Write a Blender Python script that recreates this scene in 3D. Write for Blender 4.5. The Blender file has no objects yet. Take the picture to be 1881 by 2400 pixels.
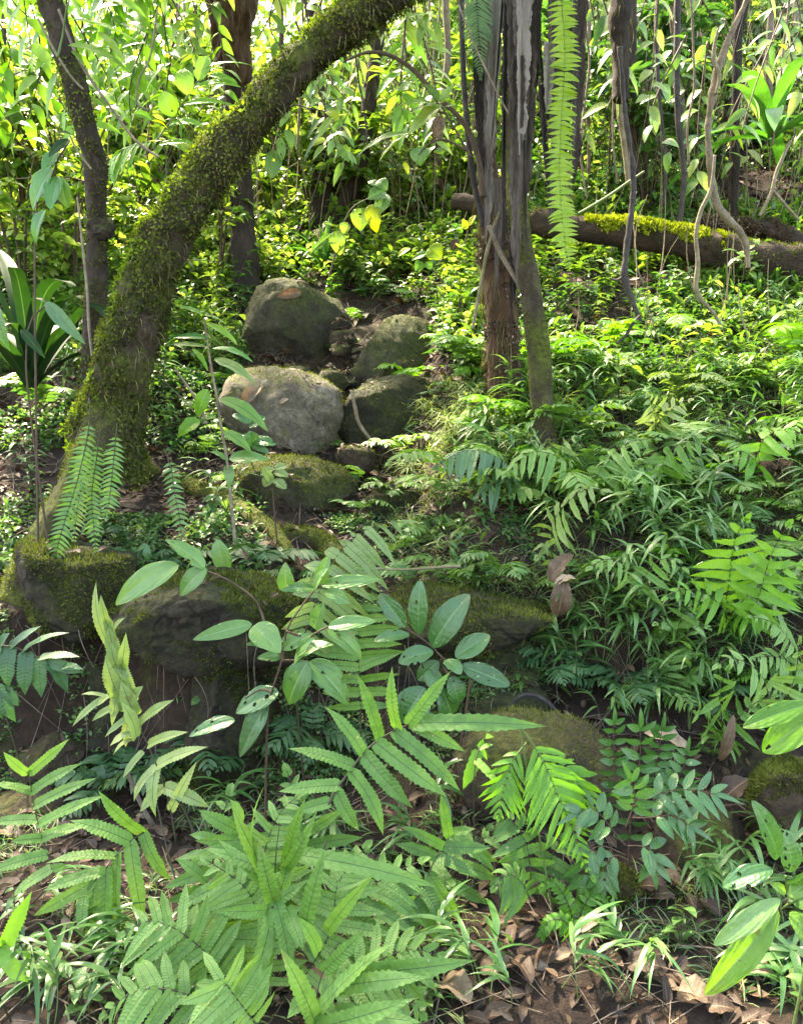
import bpy, math, random
import numpy as np
from mathutils import Vector, noise
random.seed(7)
rng = np.random.default_rng(11)
scene = bpy.context.scene
COL = scene.collection
R = math.radians

# ------------------------------------------------------------------ camera
CAMZ, PITCH, TV, TH = 1.55, R(-8), 0.613, 0.613*1881/2400
cam = bpy.data.cameras.new('camera'); camo = bpy.data.objects.new('camera', cam); COL.objects.link(camo)
camo.location = (0, 0, CAMZ); camo.rotation_euler = (R(90)+PITCH, 0, 0)
cam.sensor_fit = 'VERTICAL'; cam.sensor_height = 24; cam.lens = 12/TV; cam.clip_end = 500; cam.clip_start = .05
scene.camera = camo
CP, SP = math.cos(PITCH), math.sin(PITCH)

def ray(u, v):
    a = (u-854)/854*TH; b = (1089.5-v)/1089.5*TV
    y = CP - b*SP; z = SP + b*CP
    return a/y, z/y
def at(u, v, Y):
    """the point at distance Y in front, seen in direction (u, v)"""
    x, z = ray(u, v)
    return np.array([x*Y, Y, CAMZ+z*Y])
def px(Y):
    return TH/854*Y
def proj(P):
    P = np.atleast_2d(P); d = P-np.array([0, 0, CAMZ])
    f = d[:, 1]*CP + d[:, 2]*SP; up = -d[:, 1]*SP + d[:, 2]*CP
    f = np.where(f < .05, .05, f)
    return 854+d[:, 0]/f/TH*854, 1089.5-up/f/TV*1089.5

# ------------------------------------------------------------------ terrain
_y  = [-60, -8, 1.0, 2.4, 2.95, 3.12, 3.34, 3.6, 4.2, 5.0, 6.0, 7.2, 9.0, 13., 22., 40., 90]
_zl = [-2., -.4, -.04, 0., .02, .06, .60, .72, .95, 1.32, 1.85, 2.5, 3.35, 4.7, 6.8, 10., 18]
_zc = [-2., -.4, -.04, .02, .08, .14, .40, .62, .85, 1.18, 1.66, 2.42, 3.5, 5.3, 8.6, 14., 24]
_zr = [-2., -.4, -.04, .09, .33, .47, .70, .88, 1.22, 1.58, 2.10, 2.66, 3.66, 6.0, 11., 20., 34]
def vnoise(x, y, seed=0):
    """smooth 2-D value noise, vectorised"""
    x = np.asarray(x, float); y = np.asarray(y, float)
    xi = np.floor(x).astype(np.int64); yi = np.floor(y).astype(np.int64); fx = x-xi; fy = y-yi
    fx = fx*fx*(3-2*fx); fy = fy*fy*(3-2*fy)
    def h(a, b):
        n = (a*374761393 + b*668265263 + seed*974634777) & 0xffffffff
        n = ((n ^ (n >> 13))*1274126177) & 0xffffffff
        return ((n ^ (n >> 16)) & 0xffff)/65535.
    return (h(xi, yi)*(1-fx)+h(xi+1, yi)*fx)*(1-fy)+(h(xi, yi+1)*(1-fx)+h(xi+1, yi+1)*fx)*fy
def H(x, y):
    x = np.asarray(x, float); y = np.asarray(y, float)
    yy = y + (vnoise(x*1.7, y*0+3, 9)-.5)*.22*np.clip((y-2.6)/.5, 0, 1)
    zl = np.interp(yy, _y, _zl); zc = np.interp(yy, _y, _zc); zr = np.interp(yy, _y, _zr)
    s = (x-(-.04*y-.02))/(.38+.055*np.clip(y, 0, 30))
    wl = np.clip((-s-.25)/.75, 0, 1); wr = np.clip((s-.25)/.75, 0, 1)
    wl = wl*wl*(3-2*wl); wr = wr*wr*(3-2*wr)
    z = zc*(1-wl-wr)+zl*wl+zr*wr
    k = np.clip(y/6, .35, 2.5)
    z = z + ((vnoise(x*1.1+7, y*1.1, 1)-.5)*.16 + (vnoise(x*3.3, y*3.3, 2)-.5)*.07 + (vnoise(x*9, y*9, 3)-.5)*.025)*k
    return z
def G(u, v):
    """ground point seen in direction (u, v)"""
    tx, tz = ray(u, v)
    Y = np.concatenate([np.arange(1.2, 8, .01), np.arange(8, 60, .05)])
    below = CAMZ+tz*Y < H(tx*Y, Y)
    i = int(np.argmax(below)) if below.any() else len(Y)-1
    return np.array([tx*Y[i], Y[i], float(H(tx*Y[i], Y[i]))])
def ground(x, y): return np.array([x, y, float(H(x, y))])

# ------------------------------------------------------------------ objects
def tag(o, label=None, cat=None, group=None, kind=None):
    if label: o['label'] = label
    if cat: o['category'] = cat
    if group: o['group'] = group
    if kind: o['kind'] = kind
    return o
def thing(name, loc, label, cat, group=None):
    o = bpy.data.objects.new(name, None); COL.objects.link(o)
    o.empty_display_size = .05
    o.location = [float(c) for c in loc]
    return tag(o, label, cat, group)
def copy_tree(o, parent=None, link=True):
    c = o.copy(); COL.objects.link(c)
    if parent is not None: c.parent = parent
    for ch in list(o.children): copy_tree(ch, c)
    return c
def nrm(a):
    a = np.asarray(a, float); n = np.linalg.norm(a, axis=-1, keepdims=True); return a/np.where(n < 1e-9, 1, n)

class Geo:
    def __init__(s): s.v = []; s.f = []; s.m = []; s.t = []; s.u = []; s.n = 0
    def add(s, V, F, mat=0, tint=.5, uv=None):
        V = np.asarray(V, float).reshape(-1, 3); F = np.asarray(F, np.int64)
        if F.shape[1] == 3: F = np.concatenate([F, -np.ones((len(F), 1), np.int64)], 1)
        s.v.append(V); s.f.append(np.where(F < 0, -1, F+s.n)); s.m.append(np.full(len(F), mat, np.int32))
        s.t.append(np.broadcast_to(np.asarray(tint, float), (len(V),)))
        s.u.append(np.zeros((len(V), 3)) if uv is None else uv)
        s.n += len(V)
    def build(s, name, mats, parent=None, origin=(0, 0, 0), smooth=True):
        me = bpy.data.meshes.new(name)
        V = np.concatenate(s.v)-np.asarray(origin, float); F = np.concatenate(s.f); M = np.concatenate(s.m)
        me.vertices.add(len(V)); me.vertices.foreach_set('co', V.astype(np.float32).ravel())
        cnt = np.where(F[:, 3] < 0, 3, 4); loops = F.ravel(); loops = loops[loops >= 0]
        me.loops.add(len(loops)); me.loops.foreach_set('vertex_index', loops.astype(np.int32))
        st = np.concatenate([[0], np.cumsum(cnt)[:-1]])
        me.polygons.add(len(F)); me.polygons.foreach_set('loop_start', st.astype(np.int32))
        if not isinstance(mats, (list, tuple)): mats = [mats]
        for m in mats: me.materials.append(m)
        me.polygons.foreach_set('material_index', M)
        me.polygons.foreach_set('use_smooth', np.full(len(F), smooth))
        a = me.attributes.new('tint', 'FLOAT', 'POINT'); a.data.foreach_set('value', np.concatenate(s.t).astype(np.float32))
        a = me.attributes.new('luv', 'FLOAT_VECTOR', 'POINT'); a.data.foreach_set('vector', np.concatenate(s.u).astype(np.float32).ravel())
        me.update(calc_edges=True)
        o = bpy.data.objects.new(name, me); COL.objects.link(o)
        if parent is not None: o.parent = parent
        else: o.location = [float(c) for c in origin]
        return o

# ------------------------------------------------------------------ leaf templates: rows along y 0..1, x across -.5...5
def template(n, prof, teeth=0, tooth=.0, cross=3, fold=.12, wave=.0, nibble=0):
    t = np.linspace(0, 1, n+1)
    w = prof(t); k = np.ones_like(t)
    if teeth:
        k = 1 + tooth*np.where(np.arange(n+1) % 2 == 0, -1, 1)*np.sin(np.pi*np.clip(t, 0, 1))**.3
    xs = np.linspace(-.5, .5, cross)
    V = np.zeros((n+1, cross, 3)); UV = np.zeros((n+1, cross, 3))
    for j, x in enumerate(xs):
        kk = k if abs(abs(x)-.5) < 1e-6 else 1
        V[:, j, 0] = x*w*kk
        V[:, j, 1] = t - (abs(x)*.10*teeth/ max(n, 1) if teeth else 0)
        V[:, j, 2] = abs(x)*2*fold*w*(1.4-abs(x)*1.1) + wave*np.sin(t*17+j*2.1)*abs(x)*2*w
        UV[:, j, 0] = x; UV[:, j, 1] = t
    F = []
    for i in range(n):
        for j in range(cross-1):
            a = i*cross+j; F.append((a, a+1, a+cross+1, a+cross))
    return V.reshape(-1, 3), np.array(F), UV.reshape(-1, 3)
def P_lance(t): return np.sin(np.pi*np.clip(t, 0, 1)**.75)**.8*(1-.15*t)+.012
def P_ovate(t): return np.sin(np.pi*np.clip(t, 0, 1)**.72)**.72+.01
def P_ellip(t): return np.sin(np.pi*np.clip(t, 0, 1)**.95)**.62+.012
def P_pinna(t): return np.where(t < .07, .55+6.4*t, np.where(t < .62, 1., np.clip(1-((t-.62)/.38)**1.15, 0, 1)**.95))*(1-.06*t)+.012
def P_blade(t): return np.clip(t*9+.25, 0, 1)*np.clip(1-t**2.2, 0, 1)+.012
def P_strap(t): return np.clip(.55+t*3, 0, 1)*np.clip(1-np.clip((t-.72)/.28, 0, 1)**2, 0, 1)+.01
def P_dead(t): return np.sin(np.pi*np.clip(t, 0, 1)**.9)**.55+.02
_rag = np.random.default_rng(2).random(400)
def P_ribbon(t): return (.72+.16*np.sin(t*11)*np.sin(t*5+1)+.3*(np.interp(t*90, np.arange(400), _rag)-.5))*np.clip(1-np.clip((t-.8)/.2, 0, 1), .15, 1)
TPL = {
 'pinna':  template(30, P_pinna, 14, .10, 5, .10, .03),
 'pinnam': template(12, P_pinna, 6, .09, 3, .10),
 'pinnas': template(4, P_pinna, 0, 0, 3, .10),
 'pinnax': template(2, P_pinna, 0, 0, 2, 0),
 'broad':  template(44, P_ovate, 0, 0, 17, .13, .035),
 'ellip':  template(44, P_ellip, 0, 0, 17, .12, .03),
 'lance':  template(14, P_lance, 0, 0, 5, .14, .04),
 'leafm':  template(6, P_ovate, 0, 0, 3, .14),
 'leafs':  template(3, P_ovate, 0, 0, 3, .16),
 'lances': template(4, P_lance, 0, 0, 3, .14),
 'blade':  template(6, P_blade, 0, 0, 3, .15),
 'blades': template(3, P_blade, 0, 0, 2, 0),
 'strap':  template(18, P_strap, 0, 0, 5, .16, .05),
 'dead':   template(14, P_dead, 0, 0, 5, .3, .07),
 'deads':  template(4, P_dead, 0, 0, 3, .3, .08),
 'ribbon': template(80, P_ribbon, 0, 0, 7, .4, .05),
 'fuzz':   template(2, lambda t: 1-.85*t, 0, 0, 2, 0),
 'pinnat': template(6, lambda t: np.clip(.75+t*4, 0, 1)*(1-t**1.7)+.02, 0, 0, 3, .1),
 'tuft':   template(2, P_ellip, 0, 0, 2, 0),
}
def leaves(g, tpl, B, T, N, W, arch=0., droop=0., twist=0., tint=.5, mat=0):
    """many leaves at once: from B to T, facing N, W wide; arch bows them towards N, droop bends the tip down"""
    V, F, UV = TPL[tpl] if isinstance(tpl, str) else tpl
    B = np.atleast_2d(B).astype(float); T = np.atleast_2d(T).astype(float); n = len(B)
    N = np.broadcast_to(np.atleast_2d(N), (n, 3)).astype(float)
    f = lambda a: np.broadcast_to(np.asarray(a, float), (n,))[:, None]
    W, arch, droop, twist = f(W), f(arch), f(droop), f(twist); tint = f(tint)
    D = T-B; L = np.linalg.norm(D, axis=1, keepdims=True); Dn = D/np.maximum(L, 1e-6)
    S = np.cross(Dn, N); bad = np.linalg.norm(S, axis=1) < 1e-3
    S[bad] = np.cross(Dn[bad], np.array([.3, .9, .2])); S = nrm(S); N = np.cross(S, Dn)
    x = V[None, :, 0]; t = V[None, :, 1]; z = V[None, :, 2]
    off = (arch*4*t*(1-t)*L)
    ct = np.cos(twist*t); sn = np.sin(twist*t)
    xx = (x*ct - z*sn)*W; zz = (x*sn + z*ct)*W
    P = B[:, None]+t[..., None]*D[:, None]+(off+zz)[..., None]*N[:, None]+xx[..., None]*S[:, None]
    P[..., 2] -= droop*t*t*L
    m = len(V)
    FF = (F[None]+(np.arange(n)*m)[:, None, None]).reshape(-1, F.shape[1])
    g.add(P.reshape(-1, 3), FF, mat, np.repeat(tint, m, 1).ravel(), np.tile(UV, (n, 1)))

def eaten(g, holes, r):
    """insect holes in the one fine-meshed leaf that g holds"""
    F = np.concatenate(g.f); V = np.concatenate(g.u); c = V[F].mean(1); keep = np.ones(len(F), bool)
    for _ in range(holes):
        x, y, s = r.uniform(-.5, .5), r.uniform(.12, .95), r.uniform(.02, .055)
        keep &= ((c[:, 0]-x)/1.9)**2+(c[:, 1]-y)**2 > s*s*(1 if abs(x) < .42 else 1.6)
    g.f = [F[keep]]; g.m = [np.concatenate(g.m)[keep]]
def resample(P, n):
    P = np.asarray(P, float); d = np.concatenate([[0], np.cumsum(np.linalg.norm(np.diff(P, axis=0), axis=1))]); d /= d[-1]
    # Catmull-Rom through the points
    out = []
    for s in np.linspace(0, 1, n):
        i = min(max(np.searchsorted(d, s)-1, 0), len(P)-2); f = (s-d[i])/max(d[i+1]-d[i], 1e-9)
        p0 = P[max(i-1, 0)]; p1 = P[i]; p2 = P[i+1]; p3 = P[min(i+2, len(P)-1)]
        out.append(.5*((2*p1)+(-p0+p2)*f+(2*p0-5*p1+4*p2-p3)*f*f+(-p0+3*p1-3*p2+p3)*f**3))
    return np.array(out)
def tube(g, P, rad, sides=6, mat=0, tint=.5, rough=0., seed=0, freq=6., cap=True, ridges=0.):
    P = np.asarray(P, float); n = len(P); rad = np.broadcast_to(np.asarray(rad, float), (n,)) if np.ndim(rad) == 0 or len(rad) == n else np.interp(np.linspace(0, 1, n), np.linspace(0, 1, len(rad)), rad)
    Tn = nrm(np.gradient(P, axis=0)); ref = np.array([0, 1., 0.]) if abs(Tn[0][1]) < .9 else np.array([1., 0, 0])
    u = nrm(np.cross(Tn[0], ref)); us = [u]
    for i in range(1, n):
        u = us[-1]-Tn[i]*np.dot(us[-1], Tn[i]); us.append(nrm(u))
    U = np.array(us); Vv = np.cross(Tn, U)
    an = np.linspace(0, 2*np.pi, sides, endpoint=False)
    dirs = U[:, None]*np.cos(an)[None, :, None]+Vv[:, None]*np.sin(an)[None, :, None]
    r = np.repeat(rad[:, None], sides, 1)
    if rough:
        Q = P[:, None]+dirs*r[..., None]; q = Q.reshape(-1, 3)
        nz = np.array([noise.noise(Vector(p*freq+seed*7.3))+.5*noise.noise(Vector(p*freq*2.7+seed*3.1))+.3*noise.noise(Vector(p*freq*6+seed)) for p in q]).reshape(r.shape)
        r = r*(1+rough*nz)
    if ridges:
        r = r*(1+ridges*np.sin(an*5+seed)[None]*np.sin(an*3+2*seed+P[:, 2:3]*2.))
    V = (P[:, None]+dirs*r[..., None]).reshape(-1, 3)
    F = []
    for i in range(n-1):
        for j in range(sides):
            a = i*sides+j; b = i*sides+(j+1) % sides; F.append((a, b, b+sides, a+sides))
    V = np.concatenate([V, P[:1], P[-1:]]); base = n*sides
    if cap:
        for j in range(sides):
            F.append((base, (j+1) % sides, j, -1)); F.append((base+1, (n-1)*sides+j, (n-1)*sides+(j+1) % sides, -1))
    g.add(V, np.array(F), mat, tint)
    return g
def bez(a, b, c, n=12):
    t = np.linspace(0, 1, n)[:, None]; a, b, c = map(np.asarray, (a, b, c)); return (1-t)**2*a+2*t*(1-t)*b+t*t*c
def surf_samples(g, n, r=rng):
    """random points and normals on what a Geo holds"""
    V = np.concatenate(g.v); F = np.concatenate(g.f)
    tri = [F[:, [0, 1, 2]]]; q = F[F[:, 3] >= 0]
    if len(q): tri.append(q[:, [0, 2, 3]])
    tri = np.concatenate(tri); a, b, c = V[tri[:, 0]], V[tri[:, 1]], V[tri[:, 2]]
    nn = np.cross(b-a, c-a); ar = np.linalg.norm(nn, axis=1); i = r.choice(len(tri), n, p=ar/ar.sum())
    s = np.sqrt(r.random((n, 1))); w = r.random((n, 1))
    return a[i]*(1-s)+b[i]*s*(1-w)+c[i]*s*w, nrm(nn[i])

# ------------------------------------------------------------------ materials
def ramp(nt, fac, cols, pos=None):
    r = nt.nodes.new('ShaderNodeValToRGB'); e = r.color_ramp.elements
    pos = pos or [i/(len(cols)-1) for i in range(len(cols))]
    while len(e) < len(cols): e.new(.5)
    for k, (c, p) in enumerate(zip(cols, pos)):
        e[k].position = p; e[k].color = (*c, 1)
    nt.links.new(fac, r.inputs[0]); return r.outputs[0]
def math_(nt, op, a, b=0., c=None):
    m = nt.nodes.new('ShaderNodeMath'); m.operation = op
    for i, x in enumerate((a, b, c)):
        if x is None: continue
        if isinstance(x, (int, float)): m.inputs[i].default_value = x
        else: nt.links.new(x, m.inputs[i])
    return m.outputs[0]
def mixc(nt, f, a, b):
    m = nt.nodes.new('ShaderNodeMix'); m.data_type = 'RGBA'
    for s, x in ((m.inputs[0], f), (m.inputs[6], a), (m.inputs[7], b)):
        if hasattr(x, 'links') or hasattr(x, 'is_linked'): nt.links.new(x, s)
        elif isinstance(x, (int, float)): s.default_value = x
        else: s.default_value = (*x, 1)
    return m.outputs[2]
def newmat(name):
    m = bpy.data.materials.new(name); m.use_nodes = True; nt = m.node_tree; nt.nodes.clear()
    out = nt.nodes.new('ShaderNodeOutputMaterial'); return m, nt, out
def noise_(nt, scale, detail=4, vec=None, rough=.6):
    n = nt.nodes.new('ShaderNodeTexNoise'); n.inputs['Scale'].default_value = scale; n.inputs['Detail'].default_value = detail; n.inputs['Roughness'].default_value = rough
    if vec is None:
        g = nt.nodes.new('ShaderNodeNewGeometry'); vec = g.outputs['Position']
    nt.links.new(vec, n.inputs['Vector']); return n.outputs['Fac']
def bump_(nt, h, st, dist, normal=None):
    b = nt.nodes.new('ShaderNodeBump'); b.inputs['Strength'].default_value = st; b.inputs['Distance'].default_value = dist
    nt.links.new(h, b.inputs['Height'])
    if normal is not None: nt.links.new(normal, b.inputs['Normal'])
    return b.outputs[0]
def leafmat(name, cols, trans=.38, rough=.42, spec=.5, vein=0., veinfreq=22, rib=None, spots=0., tcol=(1.3, 1.38, .52), tip=0.):
    m, nt, out = newmat(name); L = nt.links
    at_ = nt.nodes.new('ShaderNodeAttribute'); at_.attribute_name = 'tint'
    oi = nt.nodes.new('ShaderNodeObjectInfo')
    f = math_(nt, 'ADD', at_.outputs['Fac'], math_(nt, 'MULTIPLY', math_(nt, 'SUBTRACT', oi.outputs['Random'], .5), .35))
    n1 = noise_(nt, 24., 6, None, .7)
    f = math_(nt, 'ADD', f, math_(nt, 'MULTIPLY', math_(nt, 'SUBTRACT', n1, .5), 1.0))
    col = ramp(nt, f, cols)
    normal = None
    if vein or rib:
        uv = nt.nodes.new('ShaderNodeAttribute'); uv.attribute_name = 'luv'
        sx = nt.nodes.new('ShaderNodeSeparateXYZ'); L.new(uv.outputs['Vector'], sx.inputs[0])
        ax = math_(nt, 'ABSOLUTE', sx.outputs[0])
        if rib:
            k = math_(nt, 'LESS_THAN', ax, .028); col = mixc(nt, math_(nt, 'MULTIPLY', k, .75), col, rib)
        if vein:
            w = math_(nt, 'SINE', math_(nt, 'MULTIPLY', math_(nt, 'SUBTRACT', sx.outputs[1], math_(nt, 'MULTIPLY', ax, .16)), veinfreq*6.283))
            w = math_(nt, 'ADD', w, math_(nt, 'MULTIPLY', noise_(nt, 90, 2), 1.2))
            normal = bump_(nt, math_(nt, 'ADD', math_(nt, 'MULTIPLY', w, .28), math_(nt, 'MULTIPLY', noise_(nt, 38., 5, None, .7), 5.)), min(1., vein*1.2), .0022)
            col = mixc(nt, math_(nt, 'MULTIPLY', math_(nt, 'MULTIPLY_ADD', w, .25, .2), .10), col, [c*.8 for c in cols[0]])
    if spots:
        s = noise_(nt, 55., 2); k = math_(nt, 'MULTIPLY', math_(nt, 'GREATER_THAN', s, .72), spots)
        col = mixc(nt, k, col, (.30, .33, .16))
        s2 = noise_(nt, 21., 3); k2 = math_(nt, 'MULTIPLY', math_(nt, 'GREATER_THAN', s2, .70), spots*.8)
        col = mixc(nt, k2, col, (.13, .10, .03))
    if tip:   # withered brown leaf ends
        uv2 = nt.nodes.new('ShaderNodeAttribute'); uv2.attribute_name = 'luv'; s2 = nt.nodes.new('ShaderNodeSeparateXYZ'); L.new(uv2.outputs['Vector'], s2.inputs[0])
        kk = math_(nt, 'ADD', s2.outputs[1], math_(nt, 'MULTIPLY', math_(nt, 'SUBTRACT', noise_(nt, 11., 4), .5), 1.5))
        mr = nt.nodes.new('ShaderNodeMapRange'); mr.inputs[1].default_value = .98; mr.inputs[2].default_value = 1.2; L.new(kk, mr.inputs[0])
        col = mixc(nt, math_(nt, 'MULTIPLY', mr.outputs[0], tip), col, (.16, .12, .04))
    p = nt.nodes.new('ShaderNodeBsdfPrincipled'); L.new(col, p.inputs['Base Color'])
    p.inputs['Roughness'].default_value = rough; p.inputs['Specular IOR Level'].default_value = spec
    tr = nt.nodes.new('ShaderNodeBsdfTranslucent')
    mm = nt.nodes.new('ShaderNodeMix'); mm.data_type = 'RGBA'; mm.blend_type = 'MULTIPLY'; mm.inputs[0].default_value = 1
    L.new(col, mm.inputs[6]); mm.inputs[7].default_value = (*tcol, 1); L.new(mm.outputs[2], tr.inputs['Color'])
    if normal is not None: L.new(normal, p.inputs['Normal'])
    mx = nt.nodes.new('ShaderNodeMixShader'); mx.inputs[0].default_value = trans
    L.new(p.outputs[0], mx.inputs[1]); L.new(tr.outputs[0], mx.inputs[2]); L.new(mx.outputs[0], out.inputs[0])
    return m
def solidmat(name, cols, scale=8., rough=.85, bump=.6, bdist=.02, stretch=None, moss=None, mosslo=.5, mosshi=.62, mossup=.35, tintk=0., lichen=0., spec=.3, obj=False, crack=0.):
    m, nt, out = newmat(name); L = nt.links
    if obj:
        tc = nt.nodes.new('ShaderNodeTexCoord'); vec = tc.outputs['Object']
    else:
        g = nt.nodes.new('ShaderNodeNewGeometry'); vec = g.outputs['Position']
    if stretch:
        mp = nt.nodes.new('ShaderNodeMapping'); mp.inputs['Scale'].default_value = stretch; L.new(vec, mp.inputs[0]); vec2 = mp.outputs[0]
    else: vec2 = vec
    n1 = noise_(nt, scale, 8, vec2, .65); n2 = noise_(nt, scale*5.3, 6, vec2, .7)
    f = math_(nt, 'MULTIPLY_ADD', math_(nt, 'ADD', n1, math_(nt, 'MULTIPLY', n2, .7)), 1.5, -.78)
    if tintk:
        a = nt.nodes.new('ShaderNodeAttribute'); a.attribute_name = 'tint'
        f = math_(nt, 'ADD', f, math_(nt, 'MULTIPLY', math_(nt, 'SUBTRACT', a.outputs['Fac'], .5), tintk))
    col = ramp(nt, f, cols)
    hh = math_(nt, 'ADD', math_(nt, 'ADD', n1, math_(nt, 'MULTIPLY', n2, .6)), math_(nt, 'MULTIPLY', noise_(nt, scale*19, 4, vec2, .7), .35))
    if lichen:
        ln = noise_(nt, scale*2.2, 5, vec, .75); k = nt.nodes.new('ShaderNodeMapRange'); k.inputs[1].default_value = .66; k.inputs[2].default_value = .74
        L.new(ln, k.inputs[0]); col = mixc(nt, math_(nt, 'MULTIPLY', k.outputs[0], lichen), col, (.26, .29, .21))
    if crack:
        cz = math_(nt, 'ABSOLUTE', math_(nt, 'SUBTRACT', noise_(nt, scale*.42, 4, vec, .55), .5)); ck = nt.nodes.new('ShaderNodeMapRange'); ck.inputs[1].default_value = .003; ck.inputs[2].default_value = .03; ck.inputs[3].default_value = max(0., 1-crack*1.1)
        L.new(cz, ck.inputs[0]); col = mixc(nt, ck.outputs[0], [c*.35 for c in cols[0]], col); hh = math_(nt, 'ADD', hh, math_(nt, 'MULTIPLY', ck.outputs[0], crack))
        st = nt.nodes.new('ShaderNodeMapRange'); st.inputs[1].default_value = .56; st.inputs[2].default_value = .64; L.new(noise_(nt, scale*11, 3, vec, .6), st.inputs[0]); col = mixc(nt, math_(nt, 'MULTIPLY', st.outputs[0], .55), col, [c*.45 for c in cols[1]])
    if moss:
        ge = nt.nodes.new('ShaderNodeNewGeometry'); sx = nt.nodes.new('ShaderNodeSeparateXYZ'); L.new(ge.outputs['Normal'], sx.inputs[0])
        mn = noise_(nt, 3.3, 6, vec, .7)
        k = math_(nt, 'ADD', mn, math_(nt, 'MULTIPLY', sx.outputs[2], mossup))
        mr = nt.nodes.new('ShaderNodeMapRange'); mr.inputs[1].default_value = mosslo; mr.inputs[2].default_value = mosshi; L.new(k, mr.inputs[0])
        mcol = ramp(nt, noise_(nt, 46., 4, vec), moss, [.3, .5, .72][:len(moss)])
        col = mixc(nt, mr.outputs[0], col, mcol)
    p = nt.nodes.new('ShaderNodeBsdfPrincipled'); L.new(col, p.inputs['Base Color']); p.inputs['Roughness'].default_value = rough
    p.inputs['Specular IOR Level'].default_value = spec
    L.new(bump_(nt, hh, bump, bdist), p.inputs['Normal']); L.new(p.outputs[0], out.inputs[0])
    return m
M = {}
M['fern'] = leafmat('fern_green', [(.05, .14, .022), (.105, .235, .042), (.185, .325, .082)], .35, .5, .45, .5, 15, (.035, .065, .02), .8, tip=.7)
M['fernpale'] = leafmat('fern_pale', [(.14, .23, .07), (.22, .31, .11), (.32, .38, .16)], .4, .5, .4, .5, 15, (.05, .06, .025), .5, tip=.8)
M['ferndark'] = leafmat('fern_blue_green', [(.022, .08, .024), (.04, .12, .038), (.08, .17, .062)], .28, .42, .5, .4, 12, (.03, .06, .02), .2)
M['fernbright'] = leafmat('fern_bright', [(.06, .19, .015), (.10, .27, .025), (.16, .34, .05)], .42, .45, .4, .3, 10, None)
M['fernmid'] = leafmat('fern_bank', [(.04, .12, .028), (.08, .19, .045), (.15, .24, .07)], .35, .5, .45, tip=.6)
M['hang'] = leafmat('fern_yellow_green', [(.15, .27, .02), (.22, .36, .035), (.30, .42, .06)], .45, .5, .4)
M['sap'] = leafmat('sapling_leaf', [(.05, .135, .028), (.085, .195, .042), (.14, .26, .07)], .28, .36, .5, .25, 9, (.16, .26, .12), .9, tip=.4)
M['gloss'] = leafmat('glossy_dark_leaf', [(.02, .075, .016), (.033, .115, .024), (.065, .165, .042)], .2, .3, .55, .3, 9, (.09, .19, .07), .6, tip=.35)
M['bright'] = leafmat('bright_leaf', [(.07, .2, .015), (.12, .29, .025), (.2, .37, .05)], .52, .34, .5, .3, 9, (.2, .34, .1), .6, tip=.3)
M['yellow'] = leafmat('yellow_leaf', [(.2, .3, .015), (.32, .37, .02), (.42, .4, .04)], .45, .45, .4, .2, 8, None, .4)
M['bamboo'] = leafmat('bamboo_grass_leaf', [(.03, .10, .022), (.065, .175, .042), (.17, .29, .09)], .35, .33, .65, tip=.5)
M['under'] = leafmat('undergrowth_leaf', [(.03, .10, .02), (.06, .16, .035), (.14, .24, .05), (.26, .32, .10)], .38, .34, .6, tip=.4)
M['bg'] = leafmat('forest_leaf', [(.045, .12, .018), (.095, .20, .03), (.18, .30, .055), (.32, .40, .15)], .5, .36, .6, tcol=(1.45, 1.38, .55))
M['bgdark'] = leafmat('forest_leaf_cool', [(.025, .085, .025), (.045, .14, .04), (.09, .19, .05), (.15, .24, .08)], .38, .42, .5)
M['strap'] = leafmat('strap_leaf_shaded', [(.006, .024, .006), (.011, .04, .009), (.022, .065, .015)], .3, .6, .25, .0, 9, (.05, .11, .04))  # dark green, scaled darker to put shade into the leaf colour
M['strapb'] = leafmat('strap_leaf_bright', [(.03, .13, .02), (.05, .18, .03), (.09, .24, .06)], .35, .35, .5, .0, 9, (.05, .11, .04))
M['dead'] = leafmat('dead_leaf', [(.016, .011, .007), (.048, .029, .016), (.095, .061, .034), (.25, .19, .12)], .12, .6, .3, .2, 8, (.2, .12, .07), 0, (1.2, .9, .6))
M['ribbon'] = solidmat('dead_frond', [(.012, .009, .008), (.06, .045, .036), (.15, .122, .1), (.30, .265, .225)], 22, .85, .8, .02, stretch=(1, 1, .14), tintk=1.1)
M['stemg'] = solidmat('green_stem', [(.05, .09, .02), (.1, .15, .04)], 20, .6, .2)
M['stemb'] = solidmat('brown_stem', [(.035, .02, .012), (.10, .065, .04)], 20, .7, .3)
M['rachis'] = solidmat('dark_frond_stalk', [(.018, .016, .008), (.05, .05, .02)], 20, .5, .2)
M['vine'] = solidmat('vine_bark', [(.05, .035, .022), (.15, .115, .08), (.27, .22, .16)], 14, .85, .6, .01)
M['vinepale'] = solidmat('pale_vine_bark', [(.07, .055, .035), (.18, .145, .095), (.34, .29, .2)], 14, .85, .6, .01, moss=[(.05, .07, .01), (.1, .12, .02)], mosslo=.55, mosshi=.7, mossup=.1)
M['vinedark'] = solidmat('dark_vine_bark', [(.012, .010, .010), (.04, .032, .03), (.09, .075, .07)], 14, .8, .6, .01)
MOSS = [(.022, .03, .006), (.07, .085, .012), (.15, .17, .02)]
M['barkmoss'] = solidmat('mossy_bark', [(.018, .013, .009), (.05, .037, .022), (.11, .085, .055)], 9, .95, 1., .03, moss=MOSS, mosslo=.42, mosshi=.6, mossup=.22, lichen=.35)
M['bark'] = solidmat('forest_bark', [(.016, .011, .007), (.05, .036, .024), (.13, .098, .07)], 9, .9, 1., .06, stretch=(1, 1, .4), moss=MOSS, mosslo=.52, mosshi=.66, mossup=.15, lichen=.5)
M['barkred'] = solidmat('red_brown_bark', [(.025, .012, .008), (.085, .042, .025), (.16, .09, .06)], 9, .95, 1., .03, stretch=(1, 1, .25))
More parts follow.
